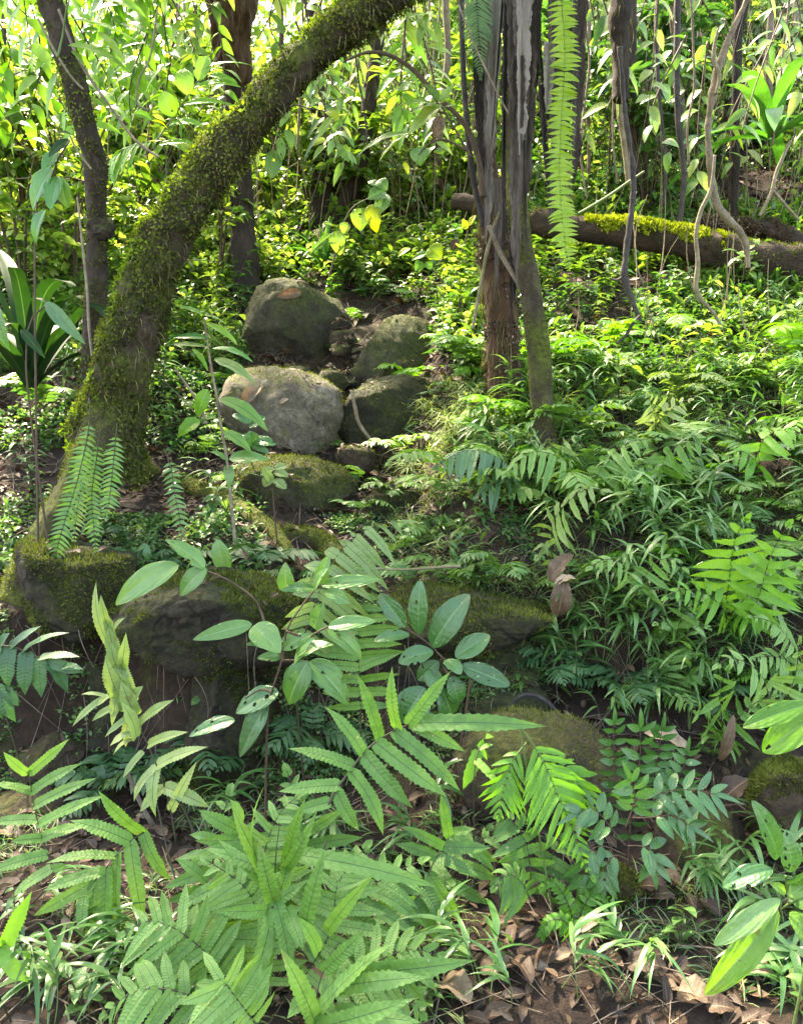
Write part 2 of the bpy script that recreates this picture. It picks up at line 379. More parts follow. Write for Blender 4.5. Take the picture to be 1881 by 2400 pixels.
M['barkdark'] = solidmat('dark_bark', [(.008, .006, .005), (.03, .021, .016), (.075, .055, .045)], 8, .9, 1., .03, stretch=(1, 1, .35))
M['log'] = solidmat('rotten_log_bark', [(.012, .008, .006), (.04, .025, .017), (.10, .068, .047)], 8, .9, 1., .03, stretch=(.3, 1, 1), moss=MOSS, mosslo=.72, mosshi=.85, mossup=.2)
M['mossg'] = leafmat('sun_tinted_green_moss', [(.07, .13, .01), (.14, .22, .02), (.24, .33, .04)], .4, .8, .1)  # brighter green that paints sunlight onto the leaning trunk's moss
M['moss'] = leafmat('moss_fuzz', [(.018, .026, .006), (.05, .066, .012), (.10, .125, .022), (.17, .19, .045)], .3, .8, .1)
M['mossb'] = leafmat('bright_moss', [(.10, .13, .01), (.19, .23, .015), (.31, .35, .035)], .25, .8, .1)
M['mosshang'] = leafmat('hanging_moss', [(.03, .028, .01), (.075, .068, .025), (.15, .13, .06), (.2, .2, .06)], .3, .8, .1)
M['rock'] = solidmat('mossy_rock', [(.016, .014, .008), (.052, .046, .026), (.13, .115, .072)], 6, .85, 1., .06, moss=[(.026, .034, .008), (.055, .064, .015), (.10, .11, .025)], mosslo=.44, mosshi=.64, mossup=.25, lichen=.8, crack=.22)
M['rockbare'] = solidmat('bare_rock', [(.05, .043, .032), (.16, .135, .095), (.42, .36, .27)], 6, .8, 1., .06, moss=[(.05, .06, .012), (.1, .11, .02), (.16, .17, .03)], mosslo=.6, mosshi=.76, mossup=.2, lichen=.5, crack=.3)
M['rockbrown'] = solidmat('brown_rock', [(.022, .015, .009), (.065, .044, .026), (.12, .086, .054)], 6, .9, 1., .05, moss=[(.03, .036, .008), (.065, .068, .014), (.11, .115, .02)], mosslo=.55, mosshi=.75, mossup=.25, lichen=.2, crack=.5)
M['rockdark'] = solidmat('dark_rock', [(.008, .007, .005), (.024, .02, .014), (.055, .046, .034)], 6, .8, 1., .05, moss=[(.014, .018, .005), (.034, .038, .010), (.07, .072, .015)], mosslo=.42, mosshi=.64, mossup=.25, lichen=.3, crack=.5)  # darkest rock tone, mossier where it faces up
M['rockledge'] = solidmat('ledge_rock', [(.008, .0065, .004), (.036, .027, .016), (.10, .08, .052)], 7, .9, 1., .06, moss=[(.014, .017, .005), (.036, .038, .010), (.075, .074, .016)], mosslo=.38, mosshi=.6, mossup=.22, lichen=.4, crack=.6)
M['soil'] = solidmat('forest_soil', [(.008, .005, .003), (.03, .018, .011), (.075, .048, .03)], 6, .95, 1., .04, moss=[(.02, .026, .006), (.05, .055, .012), (.08, .085, .016)], mosslo=.55, mosshi=.72, mossup=.0)
# ------------------------------------------------------------------ crops of the photo -> its own grid
def mk(ox, oy, k):
    return lambda x, y: (ox+x*k, oy+y*k)
cA = mk(0, 1089.6, .372); cC = mk(363.2, 1089.6, .4785); cD4 = mk(0, 1543.6, .372); cD5 = mk(454, 1543.6, .372)
cD6 = mk(981.5, 1498.2, .4253); cR = mk(1072.3, 1089.6, .372); cL = mk(0, 544.8, .372); cM = mk(454, 499.4, .372)
cRM = mk(981.5, 499.4, .4253); cT1 = mk(0, 0, .372); cT2 = mk(544.8, 0, .372); cT3 = mk(1072.3, 0, .372)

# ------------------------------------------------------------------ ground sheet
def grid(name, xs, ys, m):
    X, Y = np.meshgrid(xs, ys); Z = H(X, Y); nx = len(xs)
    V = np.stack([X, Y, Z], -1).reshape(-1, 3)
    i, j = np.meshgrid(np.arange(len(ys)-1), np.arange(nx-1), indexing='ij'); a = (i*nx+j).ravel()
    g = Geo(); g.add(V, np.stack([a, a+1, a+nx+1, a+nx], 1)); return g.build(name, m)
xs = np.concatenate([np.linspace(-90, -9, 40), np.arange(-8.8, -3, .2), np.arange(-3, 3, .035), np.arange(3, 9, .2), np.linspace(9, 90, 40)])
ys = np.concatenate([np.linspace(-60, -2, 30), np.arange(-1.8, 1.2, .2), np.arange(1.2, 6, .035), np.arange(6, 12, .08), np.arange(12, 26, .3), np.linspace(26, 90, 50)])
tag(grid('ground', xs, ys, M['soil']), kind='structure')

# ------------------------------------------------------------------ rocks
def ico(sub):
    import bmesh
    bm = bmesh.new(); bmesh.ops.create_icosphere(bm, subdivisions=sub, radius=1)
    V = np.array([v.co for v in bm.verts]); F = np.array([[v.index for v in f.verts] for f in bm.faces]); bm.free(); return V, F
ICO = {k: ico(k) for k in (3, 4, 5)}
FUZZ = []
def rock_geo(c, r, seed, sub=5, amp=.16, cut=0.25, rotz=0., power=2.6, tilt=0.):
    V, F = ICO[sub]; V = V.copy(); rr = np.random.default_rng(seed)
    # superellipsoid, then shaved by random planes so it reads as split stone
    V = V/ (np.abs(V)**power).sum(1, keepdims=True)**(1/power)
    for _ in range(9):
        n = nrm(rr.normal(size=3)); d = 1-cut*rr.random()
        s = V@n-d; V = V-np.where(s > 0, s*.85, 0)[:, None]*n
    out = np.empty(len(V))
    for i, p in enumerate(V):
        q = Vector(p*1.1+seed*5.7)
        out[i] = noise.noise(q)+.5*noise.noise(q*2.6)+.3*noise.noise(q*5.5)+.2*noise.noise(q*12)+.12*noise.noise(q*25)
    V = V*(1+amp*out)[:, None]
    V = V*np.asarray(r)
    ct, st = math.cos(tilt), math.sin(tilt); V = np.stack([V[:, 0]*ct-V[:, 2]*st, V[:, 1], V[:, 0]*st+V[:, 2]*ct], 1)
    c_, s_ = math.cos(rotz), math.sin(rotz); V = np.stack([V[:, 0]*c_-V[:, 1]*s_, V[:, 0]*s_+V[:, 1]*c_, V[:, 2]], 1)
    g = Geo(); g.add(V+np.asarray(c), F); return g
def fuzz(base, n, parent, origin, mat, ln=(.006, .02), up=.0, cond=None, name='moss', w=.25, seed=1, tintbias=.5):
    r = np.random.default_rng(seed)
    P, N = surf_samples(base, n, r)
    k = vnoise(P[:, 0]*7+P[:, 2]*5, P[:, 1]*7+P[:, 2]*4, seed) + .25*(vnoise(P[:, 0]*31, P[:, 1]*31+P[:, 2]*29, seed)-.5)
    keep = (k + up*N[:, 2] > .5)
    if cond is not None: keep &= cond(P, N)
    P, N, k = P[keep], N[keep], k[keep]
    if len(P) < 300: return None
    l = r.uniform(ln[0], ln[1], len(P))[:, None]
    D = nrm(N+r.normal(scale=.55, size=N.shape)+np.array([0, 0, .25]))
    g = Geo(); leaves(g, 'fuzz', P-N*.004, P+D*l, r.normal(size=N.shape), l[:, 0]*w+.0015, tint=np.clip(r.normal(tintbias, .22, len(P))+(k-.6)*.5, 0, 1))
    return g.build(name, mat, parent, origin)
ROCKS = []
def on_rock(u, v):
    """where the line of sight (u, v) meets the nearest rock, with the surface normal"""
    tx, tz = ray(u, v); d = Vector((tx, 1, tz)).normalized(); best = None
    for g, bv in ROCKS:
        h = bv.ray_cast(Vector((0, 0, CAMZ)), d)
        if h[0] is not None and (best is None or h[3] < best[2]): best = (np.array(h[0]), np.array(h[1]), h[3])
    return best
def boulder(name, label, rect, Y, seed, mat='rock', depth=.85, amp=.14, cut=.3, rot=0., tilt=0., power=2.6, sub=5, moss=0, cat='boulder', sink=0., group=None, mossup=.25, mossmat='moss', cond=None):
    u0, v0, u1, v1 = rect; p = px(Y); rx = (u1-u0)/2*p; rz = (v1-v0)/2*p
    c = at((u0+u1)/2, (v0+v1)/2, Y); c[2] -= sink/2
    base = c-np.array([0, 0, rz])
    t = thing(name, base, label, cat, group)
    g = rock_geo(c, (rx, max(rx*depth, .03), rz+sink/2), seed, sub, amp, cut, rot, power, tilt)
    g.build('stone', M[mat], t, base)
    from mathutils.bvhtree import BVHTree
    ROCKS.append((g, BVHTree.FromPolygons([tuple(p) for p in g.v[0]], [tuple(int(i) for i in f[:3]) for f in g.f[0]])))
    if moss: fuzz(g, moss, t, base, M[mossmat], up=mossup, seed=seed, cond=cond)
    return t
boulder('boulder', 'largest boulder, rounded and grey-green, at the head of the gully with brown leaves on top', (520, 592, 740, 800), 6.3, 3, 'rock', .9, .12, .42, .2, -.12, 2.9, moss=2500, sink=.16, mossup=.1)
boulder('boulder', 'pale domed boulder below the largest one, bare grey face and mossy green right shoulder', (470, 790, 730, 985), 5.2, 8, 'rockbare', .95, .13, .38, .0, -.14, 2.6, moss=9000, sink=.06, mossup=.25, cond=lambda P, N: (N[:, 0] > .15) | (N[:, 2] > .8))
boulder('boulder', 'squat moss-covered boulder beneath the pale domed one beside a dark hole', (500, 972, 752, 1135), 4.5, 12, 'rock', .9, .14, .35, .3, .0, 2.8, moss=14000, sink=.05, mossup=.4)
boulder('boulder', 'wedge-shaped leaning boulder with a moss-green left edge, right of the rubble in the gully', (752, 668, 936, 850), 5.9, 21, 'rock', .75, .14, .6, .9, -.45, 3.6, moss=3500, sink=.1)
boulder('boulder', 'low dark mossy slab of rock below the wedge-shaped boulder', (715, 805, 985, 960), 5.35, 33, 'rockdark', .8, .15, .45, .0, .1, 3.2, moss=6000, sink=.1)
boulder('rock', 'small rounded rock capped with moss on the back edge of the pale domed boulder', (580, 778, 665, 830), 5.75, 41, 'rock', .8, .12, .3, .2, 0, 2.5, 4, moss=1200, cat='rock')
boulder('rock', 'dark rounded rock wedged between the pale domed boulder and the mossy slab', (655, 788, 740, 860), 5.6, 43, 'rockdark', .8, .12, .3, .7, 0, 2.5, 4, moss=900, cat='rock')
boulder('rock', 'brownish rock peeping out behind grass right of the dark hole in the gully', (712, 950, 800, 1010), 4.75, 47, 'rockbrown', .8, .12, .35, .1, 0, 2.8, 4, moss=600, cat='rock')
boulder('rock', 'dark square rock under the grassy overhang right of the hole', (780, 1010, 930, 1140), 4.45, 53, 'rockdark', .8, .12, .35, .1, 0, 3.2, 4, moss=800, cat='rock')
rr = random.Random(5)
for i in range(16):
    u = rr.uniform(690, 790); v = rr.uniform(690, 850); s = rr.uniform(14, 30)
    boulder('rubble_stone', 'small angular stone in the dark rubble between the two upper boulders', (u-s, v-s*.6, u+s, v+s*.6), 6.0-(v-690)/160*.4, 60+i, rr.choice(['rockdark', 'rockbrown', 'rockdark']), .9, .2, .45, rr.random()*3, rr.uniform(-.4, .4), 3, 3, cat='stone', group='rubble between the upper boulders')
# ledge across the left and the blocks in it
boulder('ledge_rock', 'long overhanging ledge of dark mossy rock under the broad-leaved sapling on the left', (250, 1215, 650, 1410), 3.2, 71, 'rockledge', .6, .16, .35, .05, .05, 7., moss=30000, cat='rock ledge', mossup=.1)
boulder('ledge_rock', 'dark blocky rock at the foot of the mossy trunk, left of the long ledge', (20, 1150, 280, 1345), 3.3, 77, 'rockledge', .6, .16, .4, -.1, -.06, 6., moss=16000, cat='rock ledge', mossup=.1)
boulder('ledge_rock', 'upright mossy block of rock below the right half of the ledge, behind the ferns', (385, 1400, 600, 1780), 3.08, 83, 'rockledge', .6, .16, .45, .2, .0, 6., moss=16000, cat='rock ledge', mossup=.1)
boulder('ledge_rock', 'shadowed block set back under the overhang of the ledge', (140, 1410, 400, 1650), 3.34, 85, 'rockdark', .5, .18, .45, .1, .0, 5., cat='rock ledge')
boulder('rock', 'reddish-brown flat-faced stone low in the shaded wall behind the tall pale frond', (30, 1555, 190, 1660), 3.2, 87, 'rockbrown', .8, .13, .4, .3, .1, 3.4, cat='rock')
boulder('rock', 'large reddish-brown stone behind the drooping fern at the left edge', (-60, 1680, 215, 1900), 2.95, 89, 'rockbrown', .7, .1, .3, .1, .1, 3.0, cat='rock')
boulder('ledge_rock', 'flat mossy shelf of rock under the ferns in the centre with a dark undercut', (830, 1255, 1190, 1370), 3.3, 91, 'rockledge', .7, .12, .25, -.1, -.02, 4.2, moss=16000, cat='rock ledge', mossup=.35)
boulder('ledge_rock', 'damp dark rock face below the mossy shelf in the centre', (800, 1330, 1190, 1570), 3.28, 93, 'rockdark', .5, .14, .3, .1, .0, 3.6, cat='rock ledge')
boulder('rock', 'grey flat-topped stone behind the glossy dark-leaved sapling', (985, 1402, 1145, 1475), 3.2, 95, 'rock', .9, .09, .25, .1, .06, 3.0, 4, cat='rock')
boulder('rock', 'low grey slab with dark twigs across it, just under the flat-topped stone', (985, 1470, 1170, 1525), 3.05, 97, 'rockdark', .9, .12, .3, .1, .1, 3.0, 4, cat='rock')
boulder('boulder', 'smooth brown mossy boulder in the lower middle, behind the bright green fern', (960, 1520, 1335, 1760), 2.75, 99, 'rockbrown', .8, .07, .18, .0, -.08, 2.5, moss=5000, mossup=.3)
boulder('rock', 'mossy earth-covered rock at the right edge below the big shiny leaves', (1585, 1610, 1800, 1800), 2.5, 101, 'rockbrown', .9, .12, .3, .1, .0, 2.8, moss=16000, cat='rock', mossup=.35)
boulder('rock', 'flat brown stone half sunk in the leaf litter right of the small-leaved seedling', (1390, 1725, 1610, 1880), 2.5, 103, 'rockbrown', 1., .08, .3, .2, .05, 3.0, cat='rock', sink=.1)
boulder('rock', 'small mossy rock in the dead leaves under the small-leaved seedling', (1240, 1840, 1360, 1920), 2.3, 105, 'rockbrown', .9, .12, .3, .2, .05, 2.8, 4, moss=2500, cat='rock')
boulder('rock', 'small moss-topped rock at the bottom edge right of the big fern clump', (1150, 2130, 1260, 2230), 1.9, 107, 'rock', .9, .12, .3, .2, .05, 2.8, 4, moss=2500, cat='rock', mossmat='moss')
boulder('rock', 'mossy brown boulder showing dimly between ferns on the right bank', (1330, 985, 1500, 1120), 4.25, 109, 'rockdark', .8, .12, .3, .2, .05, 2.8, 4, moss=2500, cat='rock')

# ------------------------------------------------------------------ trees with a place of their own
def path(pts, Y0, Y1=None, n=40):
    Y1 = Y0 if Y1 is None else Y1
    return resample([at(u, v, Y0+(Y1-Y0)*i/(len(pts)-1)) for i, (u, v) in enumerate(pts)], n)
def hang_moss(base, n, parent, origin, mat='mosshang', ln=(.03, .09), seed=3, cond=None):
    r = np.random.default_rng(seed); P, N = surf_samples(base, n, r)
    k = N[:, 2] < .45
    if cond is not None: k &= cond(P, N)
    P, N = P[k], N[k]; l = r.uniform(ln[0], ln[1], len(P))*np.where(r.random(len(P)) < .12, 1.8, 1)
    T = P+N*.018+np.stack([r.normal(0, .012, len(P)), r.normal(0, .012, len(P)), -l], 1)
    g = Geo(); leaves(g, 'blades', P-N*.003, T, N, r.uniform(.002, .006, len(P)), tint=np.clip(r.normal(.45, .25, len(P)), 0, 1), arch=.15)
    return g.build('hanging_moss', M[mat], parent, origin)
def tufts(base, n, parent, origin, mat, sz, seed=1, name='moss_clumps', cond=None, bias=.42):
    r = np.random.default_rng(seed); P, N = surf_samples(base, n, r)
    k = vnoise(P[:, 0]*6+P[:, 1]*4, P[:, 2]*6, seed)*.6+vnoise(P[:, 0]*19+P[:, 1]*11, P[:, 2]*19, seed+1)*.4
    keep = k > .45
    if cond is not None: keep &= cond(P, N)
    P, N, k = P[keep], N[keep], k[keep]; l = r.uniform(*sz, len(P))[:, None]; lift = (np.clip(k-.45, 0, .25)*.10)[:, None]*r.random((len(P), 1))
    D = nrm(r.normal(size=N.shape)+N*.3+np.array([0, 0, -.35])); g = Geo(); B = P+N*lift
    leaves(g, 'tuft', B, B+D*l, N+r.normal(scale=.5, size=N.shape), l[:, 0]*.6, tint=np.clip(r.normal(bias, .2, len(P))+(k-.55)*1.2, 0, 1))
    return g.build(name, M[mat], parent, origin)
# the leaning mossy tree
b0 = at(235, 960, 3.75); b0[2] = float(H(b0[0], b0[1]))
T1 = thing('mossy_tree', b0, 'thick leaning tree trunk furred with moss that crosses the upper left of the picture', 'tree')
pts = [(215, 1010), (235, 900), (262, 790), (288, 690), (322, 590), (362, 500), (415, 410), (478, 325), (555, 235), (635, 140), (735, 55), (850, -30), (1010, -140), (1250, -270)]
P = path(pts, 3.75, 3.55, 110)
wid = np.interp(np.linspace(0, 1, 110), [0, .06, .13, .2, .3, .4, .5, .6, .72, .8, 1], [160, 138, 122, 112, 100, 88, 78, 74, 72, 70, 66])
g = Geo(); tube(g, P, wid/2*px(3.7), 48, rough=.26, seed=2, freq=6.5); g.build('trunk', M['barkmoss'], T1, b0)
fuzz(g, 26000, T1, b0, M['moss'], (.004, .012), .3, seed=5, tintbias=.4, w=.5)
tufts(g, 34000, T1, b0, 'moss', (.007, .02), seed=8, bias=.3)
tufts(g, 26000, T1, b0, 'mossg', (.008, .026), seed=9, bias=.45, name='sun_tinted_moss', cond=lambda P, N: (N[:, 2]-.7*N[:, 0] > .62) & (P[:, 2] > 1.3))  # lighter moss on the upper left side, sunlight put into its colour
o = fuzz(g, 14000, T1, b0, M['mossg'], (.006, .02), .55, seed=6, cond=lambda P, N: (N[:, 2]+.55*N[:, 0]*-1 > .75) & (P[:, 2] > 1.9), tintbias=.35, name='sun_tinted_moss')
hang_moss(g, 1700, T1, b0, ln=(.015, .05))
def root(pts, Ys, w, mat, nfz, name='root', seed=1):
    P = resample([at(u, v, y) if y else G(u, v) for (u, v), y in zip(pts, Ys)], 40)
    g = Geo(); tube(g, P, np.array(w)/2*px(3.7), 20, rough=.3, seed=seed, freq=6); o = g.build(name, M[mat], T1, b0)
    if nfz: fuzz(g, nfz, o, b0, M['moss'], (.006, .02), .3, seed=seed)
    return o
root([(232, 880), (205, 960), (165, 1040), (120, 1120), (80, 1200), (45, 1290)], [3.7, 3.6, 3.52, 3.45, 3.4, 3.35], [104, 98, 90, 84, 84, 88], 'barkmoss', 9000, seed=11)
root([(255, 930), (320, 1010), (400, 1035), (470, 1062), (540, 1105), (595, 1150), (612, 1200)], [3.72, 0, 0, 0, 0, 0, 0], [76, 56, 46, 48, 52, 46, 28], 'barkmoss', 7000, seed=12)
root([(600, 1135), (655, 1150), (700, 1175), (740, 1225), (765, 1275)], [0, 0, 0, 0, 0], [44, 62, 70, 62, 44], 'barkmoss', 7000, seed=13)
root([(150, 1190), (180, 1225), (215, 1262)], [3.3, 3.27, 3.25], [20, 20, 16], 'vine', 0, seed=14)
# thin tree left of it
b = ground(*at(195, 830, 4.1)[:2])
T2 = thing('slender_tree', b, 'slender crooked tree trunk left of the leaning mossy one with a knot halfway up', 'tree')
P = path([(196, 900), (197, 800), (200, 700), (205, 600), (206, 505), (204, 440), (202, 350), (188, 290), (168, 215), (152, 150), (128, 70), (104, -10), (85, -120), (80, -260)], 4.1, 3.95, 90)
g = Geo(); tube(g, P, np.interp(np.linspace(0, 1, 90), [0, .3, .37, .4, .5, 1], [48, 44, 46, 40, 44, 52])/2*px(4.05), 22, rough=.2, seed=4, freq=7); g.build('trunk', M['bark'], T2, b)
fuzz(g, 9000, T2, b, M['moss'], (.006, .022), .2, seed=15, cond=lambda P, N: N[:, 0] > -.1)
tufts(g, 9000, T2, b, 'moss', (.006, .018), seed=41, bias=.3, cond=lambda P, N: P[:, 2] > 0)
k = rock_geo(at(217, 492, 4.05), (.06, .07, .06), 17, 4, .3, .3); k.build('knot', M['bark'], T2, b)
# tree clump in the middle right with its hanging dead fronds
b = ground(*at(1145, 925, 4.35)[:2])
T3 = thing('mossy_tree', b, 'straight slim tree with a moss-yellowed lower trunk standing on the bank right of the gully', 'tree')
P = path([(1158, 960), (1153, 890), (1148, 780), (1138, 680), (1122, 580), (1108, 500), (1098, 400), (1092, 250), (1090, 100), (1092, -60), (1095, -260)], 4.35, 4.5, 80)
g = Geo(); tube(g, P, np.interp(np.linspace(0, 1, 80), [0, .06, .3, 1], [58, 48, 44, 24])/2*px(4.4), 22, rough=.14, seed=6, freq=7); g.build('trunk', M['barkmoss'], T3, b)
fuzz(g, 9000, T3, b, M['moss'], (.005, .016), .1, seed=16, cond=lambda P, N: P[:, 2] < 2.75, tintbias=.55)
b = ground(*at(1062, 830, 4.85)[:2])
T4 = thing('shaggy_tree', b, 'dark red-brown shaggy trunk hung with long grey dead fronds, left of the slim mossy-footed tree', 'tree')
P = path([(1072, 860), (1070, 790), (1066, 690), (1058, 590), (1046, 480), (1038, 360), (1035, 220), (1033, 80), (1035, -60), (1035, -300)], 4.85, 4.9, 80)
g = Geo(); tube(g, P, np.interp(np.linspace(0, 1, 80), [0, .05, .3, .5, 1], [78, 66, 58, 26, 24])/2*px(4.85), 22, rough=.3, seed=7, freq=8, ridges=.08); g.build('trunk', M['barkred'], T4, b)
hang_moss(g, 1500, T4, b, 'mosshang', (.04, .16), 21, cond=lambda P, N: P[:, 2] < 2.7); tufts(g, 9000, T4, b, 'dead', (.008, .03), seed=43, name='bark_flakes', bias=.3)
# long dead fronds: (top u, v, bottom u, v, width px, twist, tint, Y)
ribs = [(1012, -80, 1022, 430, 34, .5, .2, 4.7), (1048, -80, 1032, 520, 44, .7, .72, 4.62), (1062, -60, 1040, 360, 40, -.5, .85, 4.6), (1082, -60, 1072, 170, 36, .4, .45, 4.55),
        (1078, 100, 1066, 560, 30, .8, .3, 4.65), (1115, -70, 1104, 330, 46, .5, .9, 4.22), (1100, 120, 1100, 600, 42, -.6, .42, 4.25), (1128, 60, 1118, 430, 36, .7, .3, 4.3), (1092, -60, 1090, 300, 40, .3, .6, 4.3), (1105, -60, 1110, 180, 44, -.3, .75, 4.27),
        (1142, -60, 1140, 200, 34, -.4, .2, 4.6), (1168, 90, 1162, 240, 34, .5, .85, 4.5), (1180, -60, 1178, 470, 40, .4, .35, 4.7), (1232, -60, 1218, 400, 42, .3, .3, 4.75),
        (1205, 20, 1200, 390, 34, -.5, .4, 4.8), (1150, 180, 1172, 500, 20, .5, .25, 4.6), (1090, 300, 1092, 660, 26, .6, .4, 4.5), (1058, 380, 1050, 640, 24, .9, .5, 4.6), (1112, 420, 1126, 640, 20, .5, .5, 4.45)]
hr0 = random.Random(4)
ribs += [(u0+hr0.uniform(-22, 22), v0+hr0.uniform(-40, 160), u1+hr0.uniform(-26, 26), v1+hr0.uniform(-60, 80), hr0.choice([4, 6, 8, 11, 14]), hr0.uniform(-1.5, 1.5), hr0.choice([.0, .1, .15, .3]), Y+hr0.uniform(-.05, .12)) for (u0, v0, u1, v1, w, tw, ti, Y) in ribs[::2]]
for (u0, v0, u1, v1, w, tw, ti, Y) in ribs:
    g = Geo(); leaves(g, 'ribbon', [at(u0, v0, Y)], [at(u1, v1, Y+.05)], [[.15*math.sin(u0), -1, .1]], w*.85*px(Y), arch=random.uniform(-.02, .02), twist=tw, tint=ti)
    tag(g.build('dead_frond', M['ribbon'], T4, b))
# dark trunk with a crown of epiphytes at top centre-left
b = ground(*at(520, 680, 7.0)[:2])
T5 = thing('dark_tree', b, 'dark trunk with a brown shaggy clump of roots up high, behind the leaning mossy tree', 'tree')
P = path([(530, 720), (527, 640), (522, 540), (512, 400), (503, 260), (497, 140), (490, 0), (485, -140), (480, -300)], 7.0, 7.1, 70)
g = Geo(); tube(g, P, np.interp(np.linspace(0, 1, 70), [0, .1, .4, .55, .7, 1], [78, 58, 44, 46, 60, 60])/2*px(7), 20, rough=.25, seed=8, freq=6); g.build('trunk', M['barkdark'], T5, b)
g = rock_geo(at(490, 30, 7.0), (.17, .17, .4), 23, 4, .6, .2); g.build('root_mass', M['barkred'], T5, b); hang_moss(g, 500, T5, b, 'dead', (.05, .2), 22)
# V of dark trunks, centre
for pts, Y, w, lab in (([(690, 520), (690, 420), (688, 330), (682, 250), (672, 170), (668, 60), (662, -120), (660, -300)], 8.4, (60, 40, 34, 34), 'dark upright trunk of the pair behind the boulders'),
                      ([(705, 510), (735, 430), (768, 330), (788, 200), (800, 110), (812, -20), (825, -200), (830, -320)], 8.2, (40, 30, 26, 26), 'dark thinner trunk slanting right out of the same foot behind the boulders'),
                      ([(1318, 215), (1322, 150), (1316, 60), (1322, 0), (1318, -120), (1322, -300)], 6.2, (30, 40, 44, 40), 'short dark hanging trunk end at the top right above the mossy log')):
    q = at(*pts[0], Y); b = q.copy() if lab.startswith('short') else ground(q[0], q[1])
    t = thing('dark_tree', b, lab, 'tree'); P = path(pts, Y, Y+.1, 60); P[0, 2] = min(P[0, 2], b[2])
    g = Geo(); tube(g, P, np.array(w)/2*px(Y), 18, rough=.25, seed=int(Y*10), freq=6); g.build('trunk', M['barkdark'], t, b); hang_moss(g, 250, t, b, 'mosshang', (.04, .14), 31)
# fallen log
c = at(1420, 510, 6.6)
LOG = thing('fallen_log', c-np.array([0, 0, .25]), 'fallen rotten log with a bright yellow-green moss blanket, lying across the slope on the right', 'log')
P = resample([at(u, v, Y) for u, v, Y in ((1128, 470, 6.75), (1180, 482, 6.72), (1260, 490, 6.68), (1350, 498, 6.62), (1440, 512, 6.56), (1540, 538, 6.5), (1640, 558, 6.45), (1760, 580, 6.4), (1900, 615, 6.3))], 90)
g = Geo(); tube(g, P, np.interp(np.linspace(0, 1, 90), [0, .06, .1, .3, .6, 1], [50, 56, 46, 54, 76, 96])/2*px(6.6), 26, rough=.2, seed=9, freq=6); g.build('bark', M['log'], LOG, c-np.array([0, 0, .25]))
fuzz(g, 60000, LOG, c-np.array([0, 0, .25]), M['mossb'], (.012, .035), 1., seed=18, cond=lambda P, N: (proj(P)[0] > 1245) & (proj(P)[0] < 1515+30*np.sin(P[:, 0]*40)) & (N[:, 2] > .25+.25*np.sin(P[:, 0]*23)), w=.5, name='moss_blanket', tintbias=.6)
tufts(g, 26000, LOG, c-np.array([0, 0, .25]), 'mossb', (.015, .04), seed=33, name='moss_blanket_tufts', cond=lambda P, N: (proj(P)[0] > 1250) & (proj(P)[0] < 1500) & (N[:, 2] > .3+.25*np.sin(P[:, 0]*23)), bias=.7)
fuzz(g, 14000, LOG, c-np.array([0, 0, .25]), M['moss'], (.01, .03), .4, seed=19, cond=lambda P, N: N[:, 2] > -.3)
P = resample([at(u, v, Y) for u, v, Y in ((965, 428, 6.9), (1010, 436, 6.85), (1070, 455, 6.85), (1130, 470, 6.85))], 30)
b = at(1040, 470, 6.88); t = thing('fallen_branch', b, 'broken grey branch stub poking out left of the shaggy trunk, level with the mossy log', 'branch')
g = Geo(); tube(g, P, np.array([34, 36, 30, 26])/2*px(6.85), 16, rough=.3, seed=10, freq=7); g.build('wood', M['log'], t, b)
P = resample([at(u, v, Y) for u, v, Y in ((1480, 470, 7.3), (1560, 482, 7.2), (1640, 490, 7.1), (1720, 525, 7.0))], 30)
b = at(1600, 490, 7.2); t = thing('fallen_branch', b, 'short brown rotten log piece lying just behind the mossy log at the right', 'branch')
g = Geo(); tube(g, P, np.array([14, 34, 40, 30])/2*px(7.1), 16, rough=.5, seed=11, freq=8); g.build('wood', M['log'], t, b); fuzz(g, 5000, t, b, M['moss'], (.008, .025), .4, seed=20); tufts(g, 5000, t, b, 'dead', (.01, .035), seed=44, name='bark_flakes', bias=.3)
P = resample([at(u, v, 9.5) for u, v in ((1390, -30), (1440, 50), (1490, 110), (1540, 150))], 24)
b = at(1540, 150, 9.5); t = thing('fallen_branch', b, 'pale grey dead branch slanting down to the right at the top right', 'branch')
g = Geo(); tube(g, P, np.array([26, 22, 24, 14])/2*px(9.5), 10, rough=.2, seed=12); g.build('wood', M['vinepale'], t, b)

# unseen crowns added to the near trees above the frame, to shade the foreground
def crown(parent, origin, c, rad, nl, ll, seed, mat='bg', strip=False):
    r = np.random.default_rng(seed); g = Geo(); nc = 80 if strip else 34; cs = nrm(r.normal(size=(nc, 3)))*r.uniform(.2, 1, (nc, 1))**.5*np.array(rad); c = np.asarray(c, float)
    i = r.integers(nc, size=nl); P = c+cs[i]+r.normal(scale=.3, size=(nl, 3))*np.array([1, 1, .5]); 
    if strip:   # leaves cleared along the sun's path so light reaches the leaning trunk
        q = P[:, 2]-5.6; x0 = P[:, 0]+.415*q; y0 = P[:, 1]-.53*q; s = np.abs((y0-5.0)+.6*(x0+1.8))/1.17
        P = P[~((s < .2) & (x0 > -2.6) & (x0 < -1.1) & (r.random(nl) < .85))]; nl = len(P)
    d = nrm(r.normal(size=(nl, 3))+np.array([0, 0, -.3]))
    leaves(g, 'leafs', P, P+d*ll*r.uniform(.6, 1.2, (nl, 1)), np.array([0, 0, 1.])+r.normal(scale=.45, size=(nl, 3)), ll*.42, tint=np.clip(r.normal(.45, .25, nl), 0, 1), droop=.1); g.build('crown', M[mat], parent, origin)
crown(T1, b0, (1.3, 3.5, 5.0), (2.0, 1.7, .7), 2000, .16, 51)
crown(T2, b0*0+np.array(T2.location), (-2.5, 4.3, 5.6), (3.2, 2.2, .8), 7500, .16, 52, strip=True)
